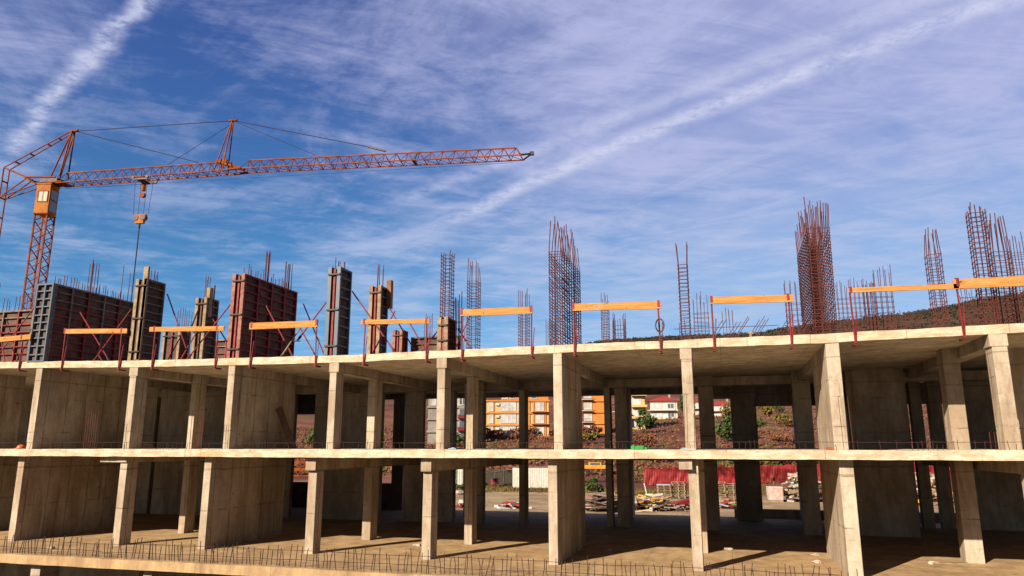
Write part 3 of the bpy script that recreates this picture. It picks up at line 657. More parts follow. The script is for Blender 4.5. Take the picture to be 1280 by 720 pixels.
# slewing head
head = MB().box(-.5,1.1,-.5,.5,Lz(20.55),Lz(20.9)).box(.3,1.6,-.45,.45,Lz(20.49),Lz(20.545)); head.build('slewing_head', M['darkmetal'], crane, bevel=.03)
hr = MB()
for s in (-.5, .5):
    hr.bar((-1.9, s, Lz(21.1)), (.9, s, Lz(20.95)), .07, 6).bar((-1.9, s, Lz(21.1)), (-.6, s, Lz(20.4)), .06, 6).bar((-.6, s, Lz(20.4)), (1.5, s, Lz(20.6)), .06, 6)
hr.bar((-1.9,-.5,Lz(21.1)), (-1.9,.5,Lz(21.1)), .06, 6); hr.build('head_frame', M['crane'], crane)
ap = MB(); A1 = (1.54, 0, Lz(25.0))
for s in (-.45, .45): ap.bar((.4, s, Lz(20.92)), (1.54, s*.3, Lz(25.0)), .065, 6).bar((1.2, s, Lz(21.0)), (1.54, s*.3, Lz(25.0)), .065, 6)
ap.bar((1.3,0,Lz(25.02)), (1.95,0,Lz(25.02)), .12, 6); ap.build('apex_frame', M['crane'], crane)
rt = MB()
for s in (-.28, .28): rt.bar((1.5, s*.5, Lz(25.0)), (-4.1, s, Lz(22.13)), .05, 6)
for k in (.2, .36, .62, .84): rt.bar(Vector((1.5,-.2,Lz(25))).lerp(Vector((-4.1,-.3,Lz(22.13))), k), Vector((1.5,.2,Lz(25))).lerp(Vector((-4.1,.3,Lz(22.13))), k), .075, 6)
rt.build('rear_tie', M['crane'], crane)
ra = MB()
for s in (-.28, .28):
    ra.bar((-4.1, s, Lz(22.13)), (-1.8, s, Lz(21.15)), .06, 6).bar((-4.09, s, Lz(19.6)), (-1.85, s, Lz(21.1)), .055, 6).bar((-4.09, s, Lz(19.6)), (.3, s, Lz(20.85)), .055, 6)
    ra.bar((-4.1, s, Lz(22.13)), (-4.09, s, Lz(-3.2)), .055, 6)
for zz in (21.0, 19.6, 18.0, 15.5, 12): ra.bar((-4.1,-.28,Lz(zz)), (-4.1,.28,Lz(zz)), .07, 6)
ra.build('rear_strut', M['crane'], crane)
# jib: triangular lattice, two bottom chords, one top chord
def jib(x0, x1, zb0, zb1, zt0, zt1, wd, bay, name):
    mb = MB(); n = round((x1-x0)/bay); lo = lambda x: Lz(lerp(zb0, zb1, (x-x0)/(x1-x0))); hi = lambda x: Lz(lerp(zt0, zt1, (x-x0)/(x1-x0)))
    for s in (-wd, wd): mb.bar((x0, s, lo(x0)), (x1, s, lo(x1)), .055, 4)
    mb.bar((x0+bay/2, 0, hi(x0+bay/2)), (x1-bay/2, 0, hi(x1-bay/2)), .06, 4)
    for i in range(n):
        a = lerp(x0, x1, i/n); b = lerp(x0, x1, (i+1)/n); m = (a+b)/2
        for s in (-wd, wd): mb.bar((a, s, lo(a)), (m, 0, hi(m)), .028, 4).bar((m, 0, hi(m)), (b, s, lo(b)), .028, 4)
        mb.bar((a, -wd, lo(a)), (a, wd, lo(a)), .026, 4).bar((a, -wd, lo(a)), (b, wd, lo(b)), .02, 4)
    for s in (-wd, wd): mb.bar((x1, s, lo(x1)), (x1-bay/2, 0, hi(x1-bay/2)), .04, 4)
    return mb.build(name, M['crane'], crane)
jib(1.0, 15.9, 20.46, 20.68, 21.42, 21.55, .5, .82, 'jib_inner_section')
jib(16.6, 38.2, 20.74, 20.46, 21.55, 21.22, .5, .9, 'jib_outer_section')
MB().bar((14.6,0,Lz(21.55)), (16.7,0,Lz(20.82)), .14, 6).bar((15.6,-.5,Lz(20.7)), (16.7,-.5,Lz(20.76)), .11, 6).bar((15.6,.5,Lz(20.7)), (16.7,.5,Lz(20.76)), .11, 6).box(14.3,15.2,-.12,.12,Lz(21.5),Lz(21.75)).build('jib_hinge', M['crane'], crane)
m2 = MB()
for s in (-.4, .4): m2.bar((14.4, s, Lz(20.7)), (15.39, s*.2, Lz(24.95)), .05, 6).bar((15.1, s, Lz(20.9)), (15.39, s*.2, Lz(24.95)), .05, 6)
m2.bar((15.1,0,Lz(24.95)), (15.75,0,Lz(24.95)), .1, 6).bar((15.39,0,Lz(24.95)), (15.39,0,Lz(25.4)), .025, 4); m2.build('jib_mast', M['crane'], crane)
MB().bar((38.2,-.5,Lz(20.47)), (38.9,0,Lz(20.72)), .07, 6).bar((38.2,.5,Lz(20.47)), (38.9,0,Lz(20.72)), .07, 6).box(38.75,39.05,-.12,.12,Lz(20.6),Lz(20.85)).build('jib_tip', M['darkmetal'], crane)
MB().box(30.1,30.3,-.4,.4,Lz(20.5),Lz(20.62)).bar((30.1,0,Lz(20.6)), (30.3,0,Lz(21.3)), .08, 6).build('jib_joint', M['darkmetal'], crane)
for a, b in ((A1, (15.3,0,Lz(24.95))), ((1.9,0,Lz(24.95)), (12.8,0,Lz(21.64))), ((15.5,0,Lz(24.93)), (26.9,0,Lz(21.95))), ((15.5,0,Lz(24.9)), (22.4,0,Lz(21.63))), ((15.2,0,Lz(24.6)), (10.2,0,Lz(21.6)))):
    MB().bar(a, b, .032 if b[0] != 22.4 and b[0] != 10.2 else .02, 5).build('pendant_line', M['cable'], crane)
MB().bar((26.5,0,Lz(22.05)), (27.9,0,Lz(21.6)), .075, 6).build('pendant_socket', M['darkmetal'], crane)
MB().bar((1.5,.1,Lz(20.15)), (37.5,.1,Lz(20.15)), .012, 4).build('trolley_rope', M['cable'], crane)
# trolley, blocks and hoist rope
tr = MB().box(7.7,9.0,-.58,-.46,Lz(20.3),Lz(20.4)).box(7.7,9.0,.46,.58,Lz(20.3),Lz(20.4)).box(8.15,8.55,-.455,.455,Lz(20.24),Lz(20.36))
for sx in (7.75, 8.95):
    for sy in (-.55, .55): tr.bar((sx, sy-.06, Lz(20.5)), (sx, sy+.06, Lz(20.5)), .12, 10)
tr.build('trolley', M['darkmetal'], crane)
up = MB().bar((8.35,0,Lz(20.25)), (8.35,0,Lz(19.55)), .16, 8).bar((8.35,-.12,Lz(19.2)), (8.35,.12,Lz(19.2)), .2, 14); up.build('upper_block', M['crane'], crane)
rp = MB()
for dx in (-.62, -.22, .22, .62): rp.bar((8.35+dx*1.25,0,Lz(20.25)), (8.35+dx,0,Lz(17.65)), .016, 4)
rp.build('fall_ropes', M['cable'], crane)
hb = MB().box(7.85,8.85,-.13,.13,Lz(17.15),Lz(17.62)).obox((8.35,0,Lz(17.05)), (.36,0,0), (0,.12,0), (0,0,.16))
hb.build('hook_block', M['cab'], crane, bevel=.03)
sh = MB()
for dx in (-.3, .3): sh.bar((8.35+dx,-.17,Lz(17.35)), (8.35+dx,.17,Lz(17.35)), .22, 16)
sh.build('sheave', M['darkmetal'], crane)
MB().bar((8.35,0,Lz(16.95)), (8.35,0,Lz(16.55)), .07, 8).bar((8.35,0,Lz(16.6)), (8.35,0,Lz(8.0)), .045, 5).build('hoist_rope', M['cable'], crane)

# ------------------------------------------------------------------ yard behind the frame
def gloc(x, y): return (x, y, gz(x, y))
# white site containers
def container(label, x0, x1, y, h, rz, m):
    L = gloc((x0+x1)/2, y); w = x1-x0; t = thing('site_container', label, 'container', L, rz)
    MB().box(-w/2, w/2, 0, 2.3, .12, h).build('body', m, t, bevel=.02)
    rb = MB(); x = -w/2+.15
    while x < w/2-.1: rb.box(x, x+.09, -.035, -.003, .2, h-.1); x += .24
    rb.build('ribbing', m, t)
    MB().box(-w/2-.03, w/2+.03, -.05, 2.33, h, h+.09).build('roof_frame', M['pinkred'], t); MB().box(-w/2, w/2, -.03, 2.3, 0, .118).build('base_rail', M['darkmetal'], t)
    for k in (-.28, .28): MB().box(k*w-.03, k*w+.03, -.07, -.037, .15, h-.02).build('door_post', M['darkmetal'], t)
container('white ribbed site container standing behind the frame right of the green netting', -22.5, -17.3, 59, 2.25, R(12), M['white'])
container('white container with shrub before it, in the narrow opening left of the middle', -30.2, -27.2, 55.5, 2.2, R(15), M['white'])
# red tarpaulin fence
tf = thing('tarpaulin_fence', 'long red tarpaulin fence at the foot of the slope behind the pallets', 'fence', gloc(-.5, 66.5))
TO = gloc(-.5, 66.5); cols = 180; sheet = MB()
for i in range(cols+1):
    s = i/cols; x = lerp(-8.9, 30, s); y = lerp(64.1, 74, s)
    top = 1.9+.08*math.sin(i*.55)+.05*math.sin(i*1.35); zz = gz(x, y); oy = .07*math.sin(i*1.3)*math.sin(i*.21+1)
    sheet.v += [(x, y+oy, zz+.05), (x+.03, y-oy*1.4, zz+.9+.06*math.sin(i*1.9)), (x, y+oy*.5, zz+top)]
for i in range(cols):
    a = 3*i; sheet.f += [(a, a+3, a+4, a+1), (a+1, a+4, a+5, a+2)]
so = sheet.build('sheet', M['tarp'], tf, TO); so.modifiers.new('thickness', 'SOLIDIFY').thickness = .01
for i in range(0, cols+1, 12):
    s = i/cols; x = lerp(-8.9, 30, s); y = lerp(64.1, 74, s)+.18; MB().bar((x, y, gz(x, y)-.1), (x, y, gz(x, y)+1.95), .04, 6).build('post', M['timber'], tf, TO)
# pallets in stacks: each pallet a thing of its own
def pallet_mesh():
    mb = MB()
    for i in range(7): mb.box(-.6, .6, -.4+i*.12, -.32+i*.12, .122, .144)
    for k in (-.55, 0, .55):
        mb.box(k-.05, k+.05, -.4, .4, .1, .1215)
        for j in (-.35, 0, .35): mb.box(k-.05, k+.05, j-.05, j+.05, .0225, .0995)
        mb.box(k-.05, k+.05, -.4, .4, 0, .022)
    return mb.mesh('pallet', M['timber'])
PM = pallet_mesh()
def pallets(x, y, n, rz, desc):
    for k in range(n):
        o = bpy.data.objects.new('pallet', PM); COL.objects.link(o); g0 = gz(x, y)
        o.location = (x+rnd.uniform(-.05,.05), y+rnd.uniform(-.05,.05), g0+.148*k); o.rotation_euler = (0, 0, rz+rnd.uniform(-.06,.06))
        tag(o, '%s pallet of %s' % ('top' if k == n-1 else 'bottom' if k == 0 else 'middle', desc), 'pallet', 'pallets in stacks before the red fence'+('' if k in (0, n-1) else ' '+desc))
pallets(-5.7, 50.4, 8, R(8), 'the bluish-topped stack left before the red fence')
pallets(-4.35, 50.8, 10, R(-4), 'the even stack beside the slim column before the red fence')
pallets(-.9, 48.6, 11, R(5), 'the left stack in the narrow opening before the red fence'); pallets(.45, 48.9, 10, R(-6), 'the right stack in the narrow opening before the red fence')
tag(MB().box(-6.35,-5.05,49.95,50.9,gz(-5.7,50.4)+1.19,gz(-5.7,50.4)+1.25).build('blue_sheet', M['bluebag'], None, (-5.7,50.4,gz(-5.7,50.4)+1.19), bevel=.02), 'bluish sheet lying over the left pallet stack before the red fence', 'sheet')
# wrapped bricks, concrete block with pole
def brickpack(x, y, label):
    L = gloc(x, y); t = thing('brick_pack', label, 'brick pack', L, R(5))
    MB().box(-.6,.6,-.5,.5,.13,1.2).build('bricks', M['brick'], t, bevel=.05); MB().box(-.6,.6,-.45,.45,.0,.125).build('pallet', M['timber'], t)
    MB().box(-.63,.63,-.53,.53,1.203,1.26).box(-.615,-.605,-.51,.51,.5,1.2).box(.605,.615,-.51,.51,.2,1.2).build('wrapping', M['white'], t, bevel=.01)
brickpack(3.85, 48.9, 'pack of pink bricks in white wrapping, before the red fence beside rubble')
t = thing('concrete_block', 'pale concrete block with a white pole beside the left pallet stack', 'block', gloc(-7.0, 50))
MB().box(-.36,.36,-.3,.3,0,.42).build('block', M['edge'], t, bevel=.03); MB().bar((-.25,0,.42), (-.45,0,1.35), .05, 8).build('pole', M['white'], t)
# piles: stacked loose boards and rubble, each pile reads as one heap
def pile(label, name, x, y, w, d, h, n, mats, ln=(.6,1.6), thick=.05, seed=1, cat='pile'):
    q = random.Random(seed); L = gloc(x, y); t = thing(name, label, cat, L); groups = {}
    for i in range(n):
        m = q.choice(mats); mb = groups.setdefault(m, MB()); u = q.random()**.8; px, py = q.gauss(0, .33)*w, q.gauss(0, .33)*d
        hz = max(.05, h*u*max(0, 1-(abs(px)/w)**1.3)*1.1); a = q.uniform(-.5, .5)+(0 if q.random() < .8 else 1.4); b = q.uniform(-.25, .25); l = q.uniform(*ln)/2
        D = Vector((math.cos(a)*math.cos(b), math.sin(a)*math.cos(b), math.sin(b))); S = Vector((-math.sin(a), math.cos(a), 0)); U = D.cross(S)
        mb.obox((px, py, hz), D*l, S*q.uniform(.05, .16), U*q.uniform(.4, 1)*thick)
    for m, mb in groups.items(): mb.build('boards' if name == 'timber_pile' else 'chunks', M[m], t, kind='stuff')
    return t
pile('heap of grey and pale timber right of the central wall, behind the frame', 'timber_pile', -8.9, 36, 2.2, 2.2, 1.15, 90, ['timber','rubble','ply','steelgrey','pinkred'], (1.2,3.2), .06, 2)
pile('flat timber stacks with yellow boards behind the frame, left of the slim lower column', 'timber_pile', -6.0, 37.5, 2.2, 2.6, .95, 90, ['timber','rubble','plank','ply','yellow','white'], (1.0,3.0), .06, 3)
pile('low litter of boards and stones in front of the pallet stacks', 'timber_pile', -4.1, 38, 2.3, 2.2, .5, 70, ['timber','rubble','steelgrey','ply'], (.3,1.3), .05, 4)
pile('big heap of white and tan rubble right of the wrapped bricks', 'rubble_heap', 6.3, 49.5, 2.6, 2.4, 2.5, 190, ['rubble','rubble','timber','white','steelgrey','ply'], (.4,1.2), .12, 5)
pile('rubble heap seen through the right-hand slits, with yellow bits', 'rubble_heap', 15.6, 49, 3.2, 2.2, 2.3, 170, ['rubble','timber','white','pinkred','yellow'], (.4,1.3), .12, 6)
pile('small heap of white and red litter on the yard left of the central wall', 'rubble_heap', -16.2, 36, 1.6, .9, .38, 45, ['white','bluebag','tarp','ply','rubble'], (.3,.8), .09, 7)
pile('low litter with red pieces below the pallets in the narrow opening', 'rubble_heap', -.3, 41, 1.3, 2.0, .7, 55, ['tarp','timber','green','bluebag','rubble'], (.3,1.0), .09, 8)
pile('litter with red sheet in the narrow opening left of the middle', 'rubble_heap', -19.9, 36, 1.3, 1.2, .45, 35, ['tarp','rubble','white','ply'], (.4,1.0), .09, 9)
tag(MB().obox((-3.3,38.2,gz(-3.3,38.2)+.55), Vector((1.0,.9,.22)), Vector((-.18,.2,0)), (0,0,.16)).build('red_beam', M['tarp'], None, (-3.3,38.2,gz(-3.3,38.2)), bevel=.02), 'slanted red steel beam lying left of the slim lower column', 'beam')
lump('boulder', M['rubble'], gloc(-25.8, 50.7), (.65,.5,.28), 'rounded pale boulder on the yard in the narrow opening', 'boulder', 8)
# red barrow by the netting, green netting posts
t = thing('wheelbarrow', 'bright red wheelbarrow upended beside the green netting fence', 'wheelbarrow', gloc(-24.8, 59.5))
MB().obox((0,0,.62), (.36,0,.1), (0,.28,0), (-.08,0,.30)).build('tray', M['tarp'], t, bevel=.05); MB().bar((-.5,-.05,.2), (-.5,.05,.2), .2, 14).build('wheel', M['darkmetal'], t)
MB().bar((-.5,-.2,.2), (.6,-.25,.95), .025).bar((-.5,.2,.2), (.6,.25,.95), .025).build('handle', M['tarp'], t)
nf = thing('netting_fence', 'dark green netting fence on thin posts left of the white container', 'fence', gloc(-24, 61)); NO = gloc(-24, 61)
nm = MB().box(-26.6,-21.6,61.0,61.03,NO[2]+.1,NO[2]+1.75)
nm.build('netting', mat('green_netting', (.035,.045,.03), (.06,.04,.03), 3, .9), nf, NO)
for x in (-26.5,-25.2,-24.2,-23.0,-21.8): MB().bar((x,60.95,NO[2]-.1), (x,60.95,NO[2]+2.1), .035, 6).build('post', M['steelgrey'], nf, NO)
MB().path([(-27.5,60.9,NO[2]+1.6),(-26.5,60.9,NO[2]+1.45),(-25.2,60.9,NO[2]+1.55),(-24.2,60.9,NO[2]+1.7),(-21.8,60.9,NO[2]+1.9)], .015).build('wire', M['steelgrey'], nf, NO)
# yellow machine
ym = thing('yellow_machine', 'low yellow machine parked at the foot of the slope behind green shrub', 'machine', gloc(-16, 74.5), R(9))
MB().box(-2.0,1.9,-.8,.8,.75,1.25).build('body', M['yellow'], ym, bevel=.06); MB().box(-.9,.7,-.7,.7,1.253,1.6).build('cab', M['yellow'], ym, bevel=.05)
MB().box(-.7,.5,-.73,-.703,1.3,1.55).build('window', M['glass'], ym); MB().box(-1.9,1.8,-.85,-.803,.8,.95).build('side_rail', M['orangewall'], ym)
for x in (-1.3, 1.2):
    for y in (-.75, .75): MB().bar((x, y-.14, .42), (x, y+.14, .42), .42, 18).build('wheel', M['darkmetal'], ym)
# dismantled lattice sections
ls = thing('lattice_section', 'stack of orange lattice steel sections far behind the left bays', 'lattice section', gloc(-51, 63))
for k in range(3):
    mb = MB(); y0 = 0
    for y in (-.5, .5):
        for zz in (.15+k*.85, .85+k*.85): mb.bar((-5, y, zz), (5, y, zz), .07, 4)
        for i in range(12): mb.bar((-5+i*.83, y, .15+k*.85+(.7 if i % 2 else 0)), (-5+(i+1)*.83, y, .15+k*.85+(0 if i % 2 else .7)), .045, 4)
    for i in range(7):
        for zz in (.15+k*.85, .85+k*.85): mb.bar((-5+i*1.66,-.5,zz), (-5+i*1.66,.5,zz), .045, 4)
    mb.build('section', M['crane'], ls)

# ------------------------------------------------------------------ vegetation
def leaves(mb, c, rx, ry, rz, n, s, q, clumps=9):
    cs = []
    for k in range(clumps):
        d = Vector((q.gauss(0,1), q.gauss(0,1), q.gauss(0,.8))).normalized()*q.uniform(.35, .85); cs.append((Vector((d.x*rx, d.y*ry, d.z*rz)), q.uniform(.28, .5)))
    for i in range(n):
        cc, cr = cs[q.randrange(clumps)]
        d = Vector((q.gauss(0,1), q.gauss(0,1), q.gauss(0,1))).normalized()*(q.random()**.4)*cr
        p = Vector(c)+cc+Vector((d.x*rx, d.y*ry, d.z*rz)); a = Vector((q.gauss(0,1), q.gauss(0,1), q.gauss(0,1))).normalized(); b = a.orthogonal().normalized(); e = a.cross(b); l = s*q.uniform(.6, 1.3)
        mb.face([p-b*l, p+e*l*.55, p+b*l, p-e*l*.55])
def shrub(label, name, x, y, h, w, n, s, m, seed, cat='shrub', group='shrubs on the slope behind', lift=.5):
    q = random.Random(seed); L = gloc(x, y); t = thing(name, label, cat, L, 0, group)
    mb = MB(); leaves(mb, (0,0,h*(.5+.1*lift)), w/2, w/2, h*.5, n, s, q); mb.build('crown', M[m], t)
    st = MB()
    for k in range(4): st.bar((q.uniform(-.1,.1), q.uniform(-.1,.1), -.2), (q.uniform(-.3,.3)*w, q.uniform(-.3,.3)*w, h*.65), .05*h/2, 5, .012*h)
    st.build('trunk', M['bark'], t)
shrub('bright green bush on the slope below the house with red roof', 'bush', -18.6, 158, 5.2, 6.2, 900, .42, 'leaf', 1)
shrub('dark green bush seen in the narrow opening right of the slim column', 'bush', .3, 130, 7.5, 6.0, 1000, .42, 'leaf', 2)
shrub('green bush in front of the grey house in the narrow opening', 'bush', -54, 130, 3.4, 6.0, 700, .36, 'leaf', 3)
shrub('green shrub before the yellow machine', 'bush', -12.4, 53, 1.7, 2.6, 900, .13, 'leaf', 4)
shrub('small green shrub by the boulder and the white container', 'bush', -26.4, 53, 1.1, 2.6, 600, .11, 'leaf', 5)
shrub('olive bush on the open slope seen through the right bay', 'bush', 12, 205, 3.6, 6.0, 500, .4, 'leafyellow', 6)
shrub('yellow-green bush low on the slope in the right bay', 'bush', 13.4, 165, 3.4, 6.4, 500, .38, 'leafyellow', 7)
shrub('rust brown bush behind the red fence above the rubble', 'bush', 7.4, 72, 4.6, 7.0, 1700, .2, 'leafdry', 8)
shrub('olive brown bush behind the red fence over the wrapped bricks', 'bush', 4.2, 76, 3.9, 5.0, 1100, .2, 'leafyellow', 9)
shrub('reddish bush in front of the yellow block, left part', 'bush', -54.5, 150, 3.4, 9, 800, .36, 'leafdry', 10)
shrub('reddish bush in front of the yellow block, right part', 'bush', -45.0, 150, 3.0, 10, 800, .36, 'leafdry', 11)
shrub('dark tree standing right of the house with red roof', 'tree', -10.8, 215, 8.5, 6, 800, .5, 'leaf', 12, 'tree')
shrub('green shrub on the slope seen in the left opening', 'bush', -74, 108, 5, 7, 700, .4, 'leaf', 13)
shrub('brown bush below the orange house', 'bush', -29.5, 150, 3.0, 5, 500, .36, 'leafdry', 14)
shrub('olive bush above the dark bush in the narrow opening', 'bush', 1.5, 200, 5, 6, 500, .4, 'leafyellow', 15)
for i, (x, y, h, w, m, lb) in enumerate(((-47, 118, 2.0, 5, 'leafdry', 'low rust brown bush on the slope between the yellow block and the white container'), (-14.5, 120, 2.6, 5.5, 'leafdry', 'rust brown bush low on the slope under the bright green bush'),
    (-9.5, 92, 1.8, 4, 'leafyellow', 'olive bush low on the slope left of the red fence end'), (6.5, 150, 3.0, 6, 'leaf', 'green bush low in the right bay beside the rear wall'), (9.5, 118, 2.4, 6, 'leafdry', 'rust brown bush in the lower part of the right bay'),
    (-27, 132, 2.6, 5, 'leafyellow', 'olive bush below the yellow block with balconies'), (17, 240, 4.5, 8, 'leaf', 'dark green clump high on the slope in the right bay'), (-62, 118, 3.0, 6, 'leafyellow', 'olive bush in front of the grey house'))):
    shrub(lb, 'bush', x, y, h, w, 600, .3, m, 40+i)
# dry scrub over the slope: uncountable
q = random.Random(3); sm = {k: MB() for k in ('leafdry', 'leafyellow', 'leaf')}
for i in range(5200):
    az = q.uniform(-36, 22); r = 74+250*q.random()**1.5
    x, y = CAM[0]+r*math.sin(R(az)), CAM[1]+r*math.cos(R(az)); zz = gz(x, y); k = q.choices(('leafdry','leafyellow','leaf'), (7,2,.7))[0]; s = q.uniform(.3, .9)
    if y < 67: continue
    for j in range(11):
        p = Vector((x+q.gauss(0,s), y+q.gauss(0,s), zz+abs(q.gauss(0,.5*s)))); a = Vector((q.gauss(0,1), q.gauss(0,1), q.gauss(0,1))).normalized(); b = a.orthogonal().normalized(); e = a.cross(b); l = .25*s+.1
        sm[k].face([p-b*l, p+e*l*.6, p+b*l, p-e*l*.6])
for k, nm in (('leafdry','dry_scrub'),('leafyellow','olive_scrub'),('leaf','green_scrub')):
    o = sm[k].build(nm, M[k], kind='stuff')
    o['label'] = {'leafdry':'rust brown dry scrub covering the slope behind','leafyellow':'olive yellow tufts scattered over the slope behind','leaf':'green tufts scattered over the slope behind'}[k]; o['category'] = 'scrub'
mb = MB()
for i in range(2600):
    u = q.random(); x = lerp(-34, 14, u); y = lerp(52.5, 63, u)+q.gauss(0, 1.1)+(2.6 if x < -14 else 0); zz = gz(x, y)
    for j in range(5):
        a = q.uniform(0, 6.28); h = q.uniform(.12, .4); w = .05
        mb.face([(x-w*math.cos(a), y-w*math.sin(a), zz-.02), (x+w*math.cos(a), y+w*math.sin(a), zz-.02), (x+q.gauss(0,.1), y+q.gauss(0,.1), zz+h)])
o = mb.build('grass_verge', M['leafyellow'], kind='stuff'); o['label'] = 'strip of rough grass along the back of the yard'; o['category'] = 'grass'
# far wood on the ridge
mb = MB()
for i in range(5200):
    az = q.uniform(-22, 26); r = q.choice((q.uniform(560, 900), q.uniform(760, 880)))
    x, y = CAM[0]+r*math.sin(R(az)), CAM[1]+r*math.cos(R(az)); zz = gz(x, y); s = q.uniform(.8, 1.9)
    for j in range(7):
        p = Vector((x+q.gauss(0,s*.8), y+q.gauss(0,s*.8), zz+abs(q.gauss(0,s*.55)))); a = Vector((q.gauss(0,1), q.gauss(0,1), q.gauss(0,1))).normalized(); b = a.orthogonal().normalized(); e = a.cross(b); l = s*.7
        mb.face([p-b*l, p+e*l*.7, p+b*l, p-e*l*.7])
o = mb.build('far_wood', mat('far_wood_leaf', (.066, .048, .026), (.036, .034, .017), .03, .9, 0, 0, fine=.3), kind='stuff'); o['label'] = 'brown autumn wood covering the far ridge'; o['category'] = 'wood'

# ------------------------------------------------------------------ houses on the slope
def win(parent, x, y, zz, w, h, wall_m='white', glass='curtain', panes=2):
    f = MB(); b = .12
    f.box(x-w/2-b, x-w/2, y-.16, y-.003, zz-b, zz+h+b).box(x+w/2, x+w/2+b, y-.16, y-.003, zz-b, zz+h+b).box(x-w/2, x+w/2, y-.16, y-.003, zz-b, zz).box(x-w/2, x+w/2, y-.16, y-.003, zz+h, zz+h+b)
    for i in range(1, panes): f.box(x-w/2+w*i/panes-.06, x-w/2+w*i/panes+.06, y-.14, y-.003, zz, zz+h)
    fo = f.build('window', M[wall_m], parent)
    MB().box(x-w/2, x+w/2, y-.10, y-.004, zz, zz+h).build('pane', M[glass], fo)
def block(label, name, x, y, rz, w, d, floors, fh, wall_m, band_m, wins, zoff=0, roof=None, cat='apartment block'):
    L = (x, y, gz(x, y)+zoff); t = thing(name, label, cat, L, rz)
    MB().box(-w/2, w/2, 0, d, -3, floors*fh).build('wall', M[wall_m], t)
    for k in range(1, floors+1): MB().box(-w/2-.25, w/2+.25, -.35, d+.2, k*fh-.22, k*fh+.18).build('floor_band', M[band_m], t)
    for k in range(floors):
        for (xx, ww, hh, zz, gl, pn) in wins: win(t, xx, 0, k*fh+zz, ww, hh, 'white', gl, pn)
    return t
yb = block('yellow apartment block with orange floor bands, framed by the middle bays', 'apartment_block', -50.4, 162, R(15.5), 15.8, 9, 3, 3.05, 'yellowwall', 'orangewall',
    [(-6.7,.9,2.0,.55,'curtain',1),(-2.4,3.8,2.0,.6,'curtain',4),(1.3,2.2,2.0,.6,'curtain',2),(5.6,1.9,2.0,.6,'curtain',2)], .1)
MB().box(-4.2, 7.9, 1.2, 8.6, 9.36, 12.0).build('penthouse', M['orangewall'], yb); 
for xx, gl in ((-3.2,'curtain'),(-1.2,'glass'),(1.4,'curtain'),(4.2,'glass')): win(yb, xx, 1.2, 9.8, 1.3, 1.7, 'white', gl, 1)
for zz in (2.3, 5.35, 8.4):
    MB().box(-5.5,-4.6,-.45,-.003,zz-.45,zz+.15).build('air_conditioner', M['white'], yb); MB().bar((-5.9,-.1,zz-2.2), (-5.9,-.1,zz+.4), .05, 6).build('drainpipe', M['orangewall'], yb)
for xx in (2.95, 4.1, 7.0): MB().box(xx-.2, xx+.2, -.2, -.004, 0, 9.0).build('pilaster', M['orangewall'], yb)
for k in range(3): MB().box(3.5, 7.9, -1.1, -.36, k*3.05+.19, k*3.05+.3).build('balcony_slab', M['orangewall'], yb)
ob = block('orange house with a bare orange end wall and small balconies left', 'apartment_block', -30.6, 161.5, R(10), 5.4, 8, 4, 2.75, 'orangewall', 'orangewall', [(-1.6,1.7,1.6,.6,'curtain',2)], 0)
for k in range(4):
    b = MB().box(-3.3,-.5,-1.2,-.36,k*2.75+.2,k*2.75+.32).build('balcony_slab', M['white'], ob); r_ = MB()
    for i in range(9): r_.bar((-3.2+i*.32,-1.15,k*2.75+.32), (-3.2+i*.32,-1.15,k*2.75+1.15), .03, 4)
    r_.bar((-3.25,-1.15,k*2.75+1.15), (-.5,-1.15,k*2.75+1.15), .045, 4); r_.build('railing', M['steelgrey'], b)
y2 = block('yellow block with wide balconies, left of the house with red roof', 'apartment_block', -23.2, 173, R(7), 7.4, 9, 4, 2.9, 'yellowwall', 'yellowwall', [(-1.6,2.0,1.9,.6,'glass',2),(1.7,2.2,1.9,.6,'curtain',2)], -.2)
for k in range(4): MB().box(.3,4.3,-1.3,-.36,k*2.9+.18,k*2.9+.75).build('balcony', M['yellowwall'], y2)
def hip(mb, x0, x1, y0, y1, zb, zt, ov):
    x0 -= ov; x1 += ov; y0 -= ov; y1 += ov; i = (y1-y0)/2; a, b = (x0+i, (y0+y1)/2, zt), (x1-i, (y0+y1)/2, zt)
    c = [(x0,y0,zb),(x1,y0,zb),(x1,y1,zb),(x0,y1,zb)]
    mb.face([c[0],c[1],b,a]); mb.face([c[1],c[2],b]); mb.face([c[2],c[3],a,b]); mb.face([c[3],c[0],a]); mb.face(c[::-1])
def house(label, x, y, rz, w, d, h, roof_h, wall_m='white'):
    t = block(label, 'house', x, y, rz, w, d, 2, h/2, wall_m, wall_m, [(-w*.22,w*.3,h*.27,h*.12,'curtain',2),(w*.26,w*.22,h*.26,h*.12,'glass',2)], 0, cat='house')
    mb = MB(); hip(mb, -w/2, w/2, 0, d, h+.2, h+.2+roof_h, .9); ro = mb.build('roof', M['redroof'], t)
    MB().box(w*.2, w*.2+.7, d*.5, d*.5+.7, h+.5, h+roof_h+1.2).build('chimney', M['greywall'], ro)
    MB().box(-w/2-1.0, w/2-.5, -1.5, -.36, h/2-.1, h/2+.1).build('balcony_slab', M[wall_m], t)
    return t
house('white two-storey house with a red hip roof on the slope', -18.9, 228.5, R(6), 8.6, 8, 5.6, 1.9)
house('white house with red roof higher up, seen in the narrow opening', -.6, 240, R(-4), 6.5, 7, 3.4, 1.8)
house('small pale house with red roof behind the trees, right of the others', -8.2, 262, R(3), 5.5, 6, 4.6, 1.6)
house('far white house with red roof right of the orange block', -33.5, 245, R(8), 7.5, 7, 5.0, 1.7)
gb = block('grey house with many windows behind the green bush, in the narrow opening', 'apartment_block', -60.2, 139, R(20), 9.6, 8, 4, 2.75, 'greywall', 'greywall', [(3.0,1.4,1.7,.6,'glass',1)], 0)
for i in range(5): win(gb, -3.6+i*1.5, 0, 8.7, 1.0, 1.8, 'white', 'curtain', 1)
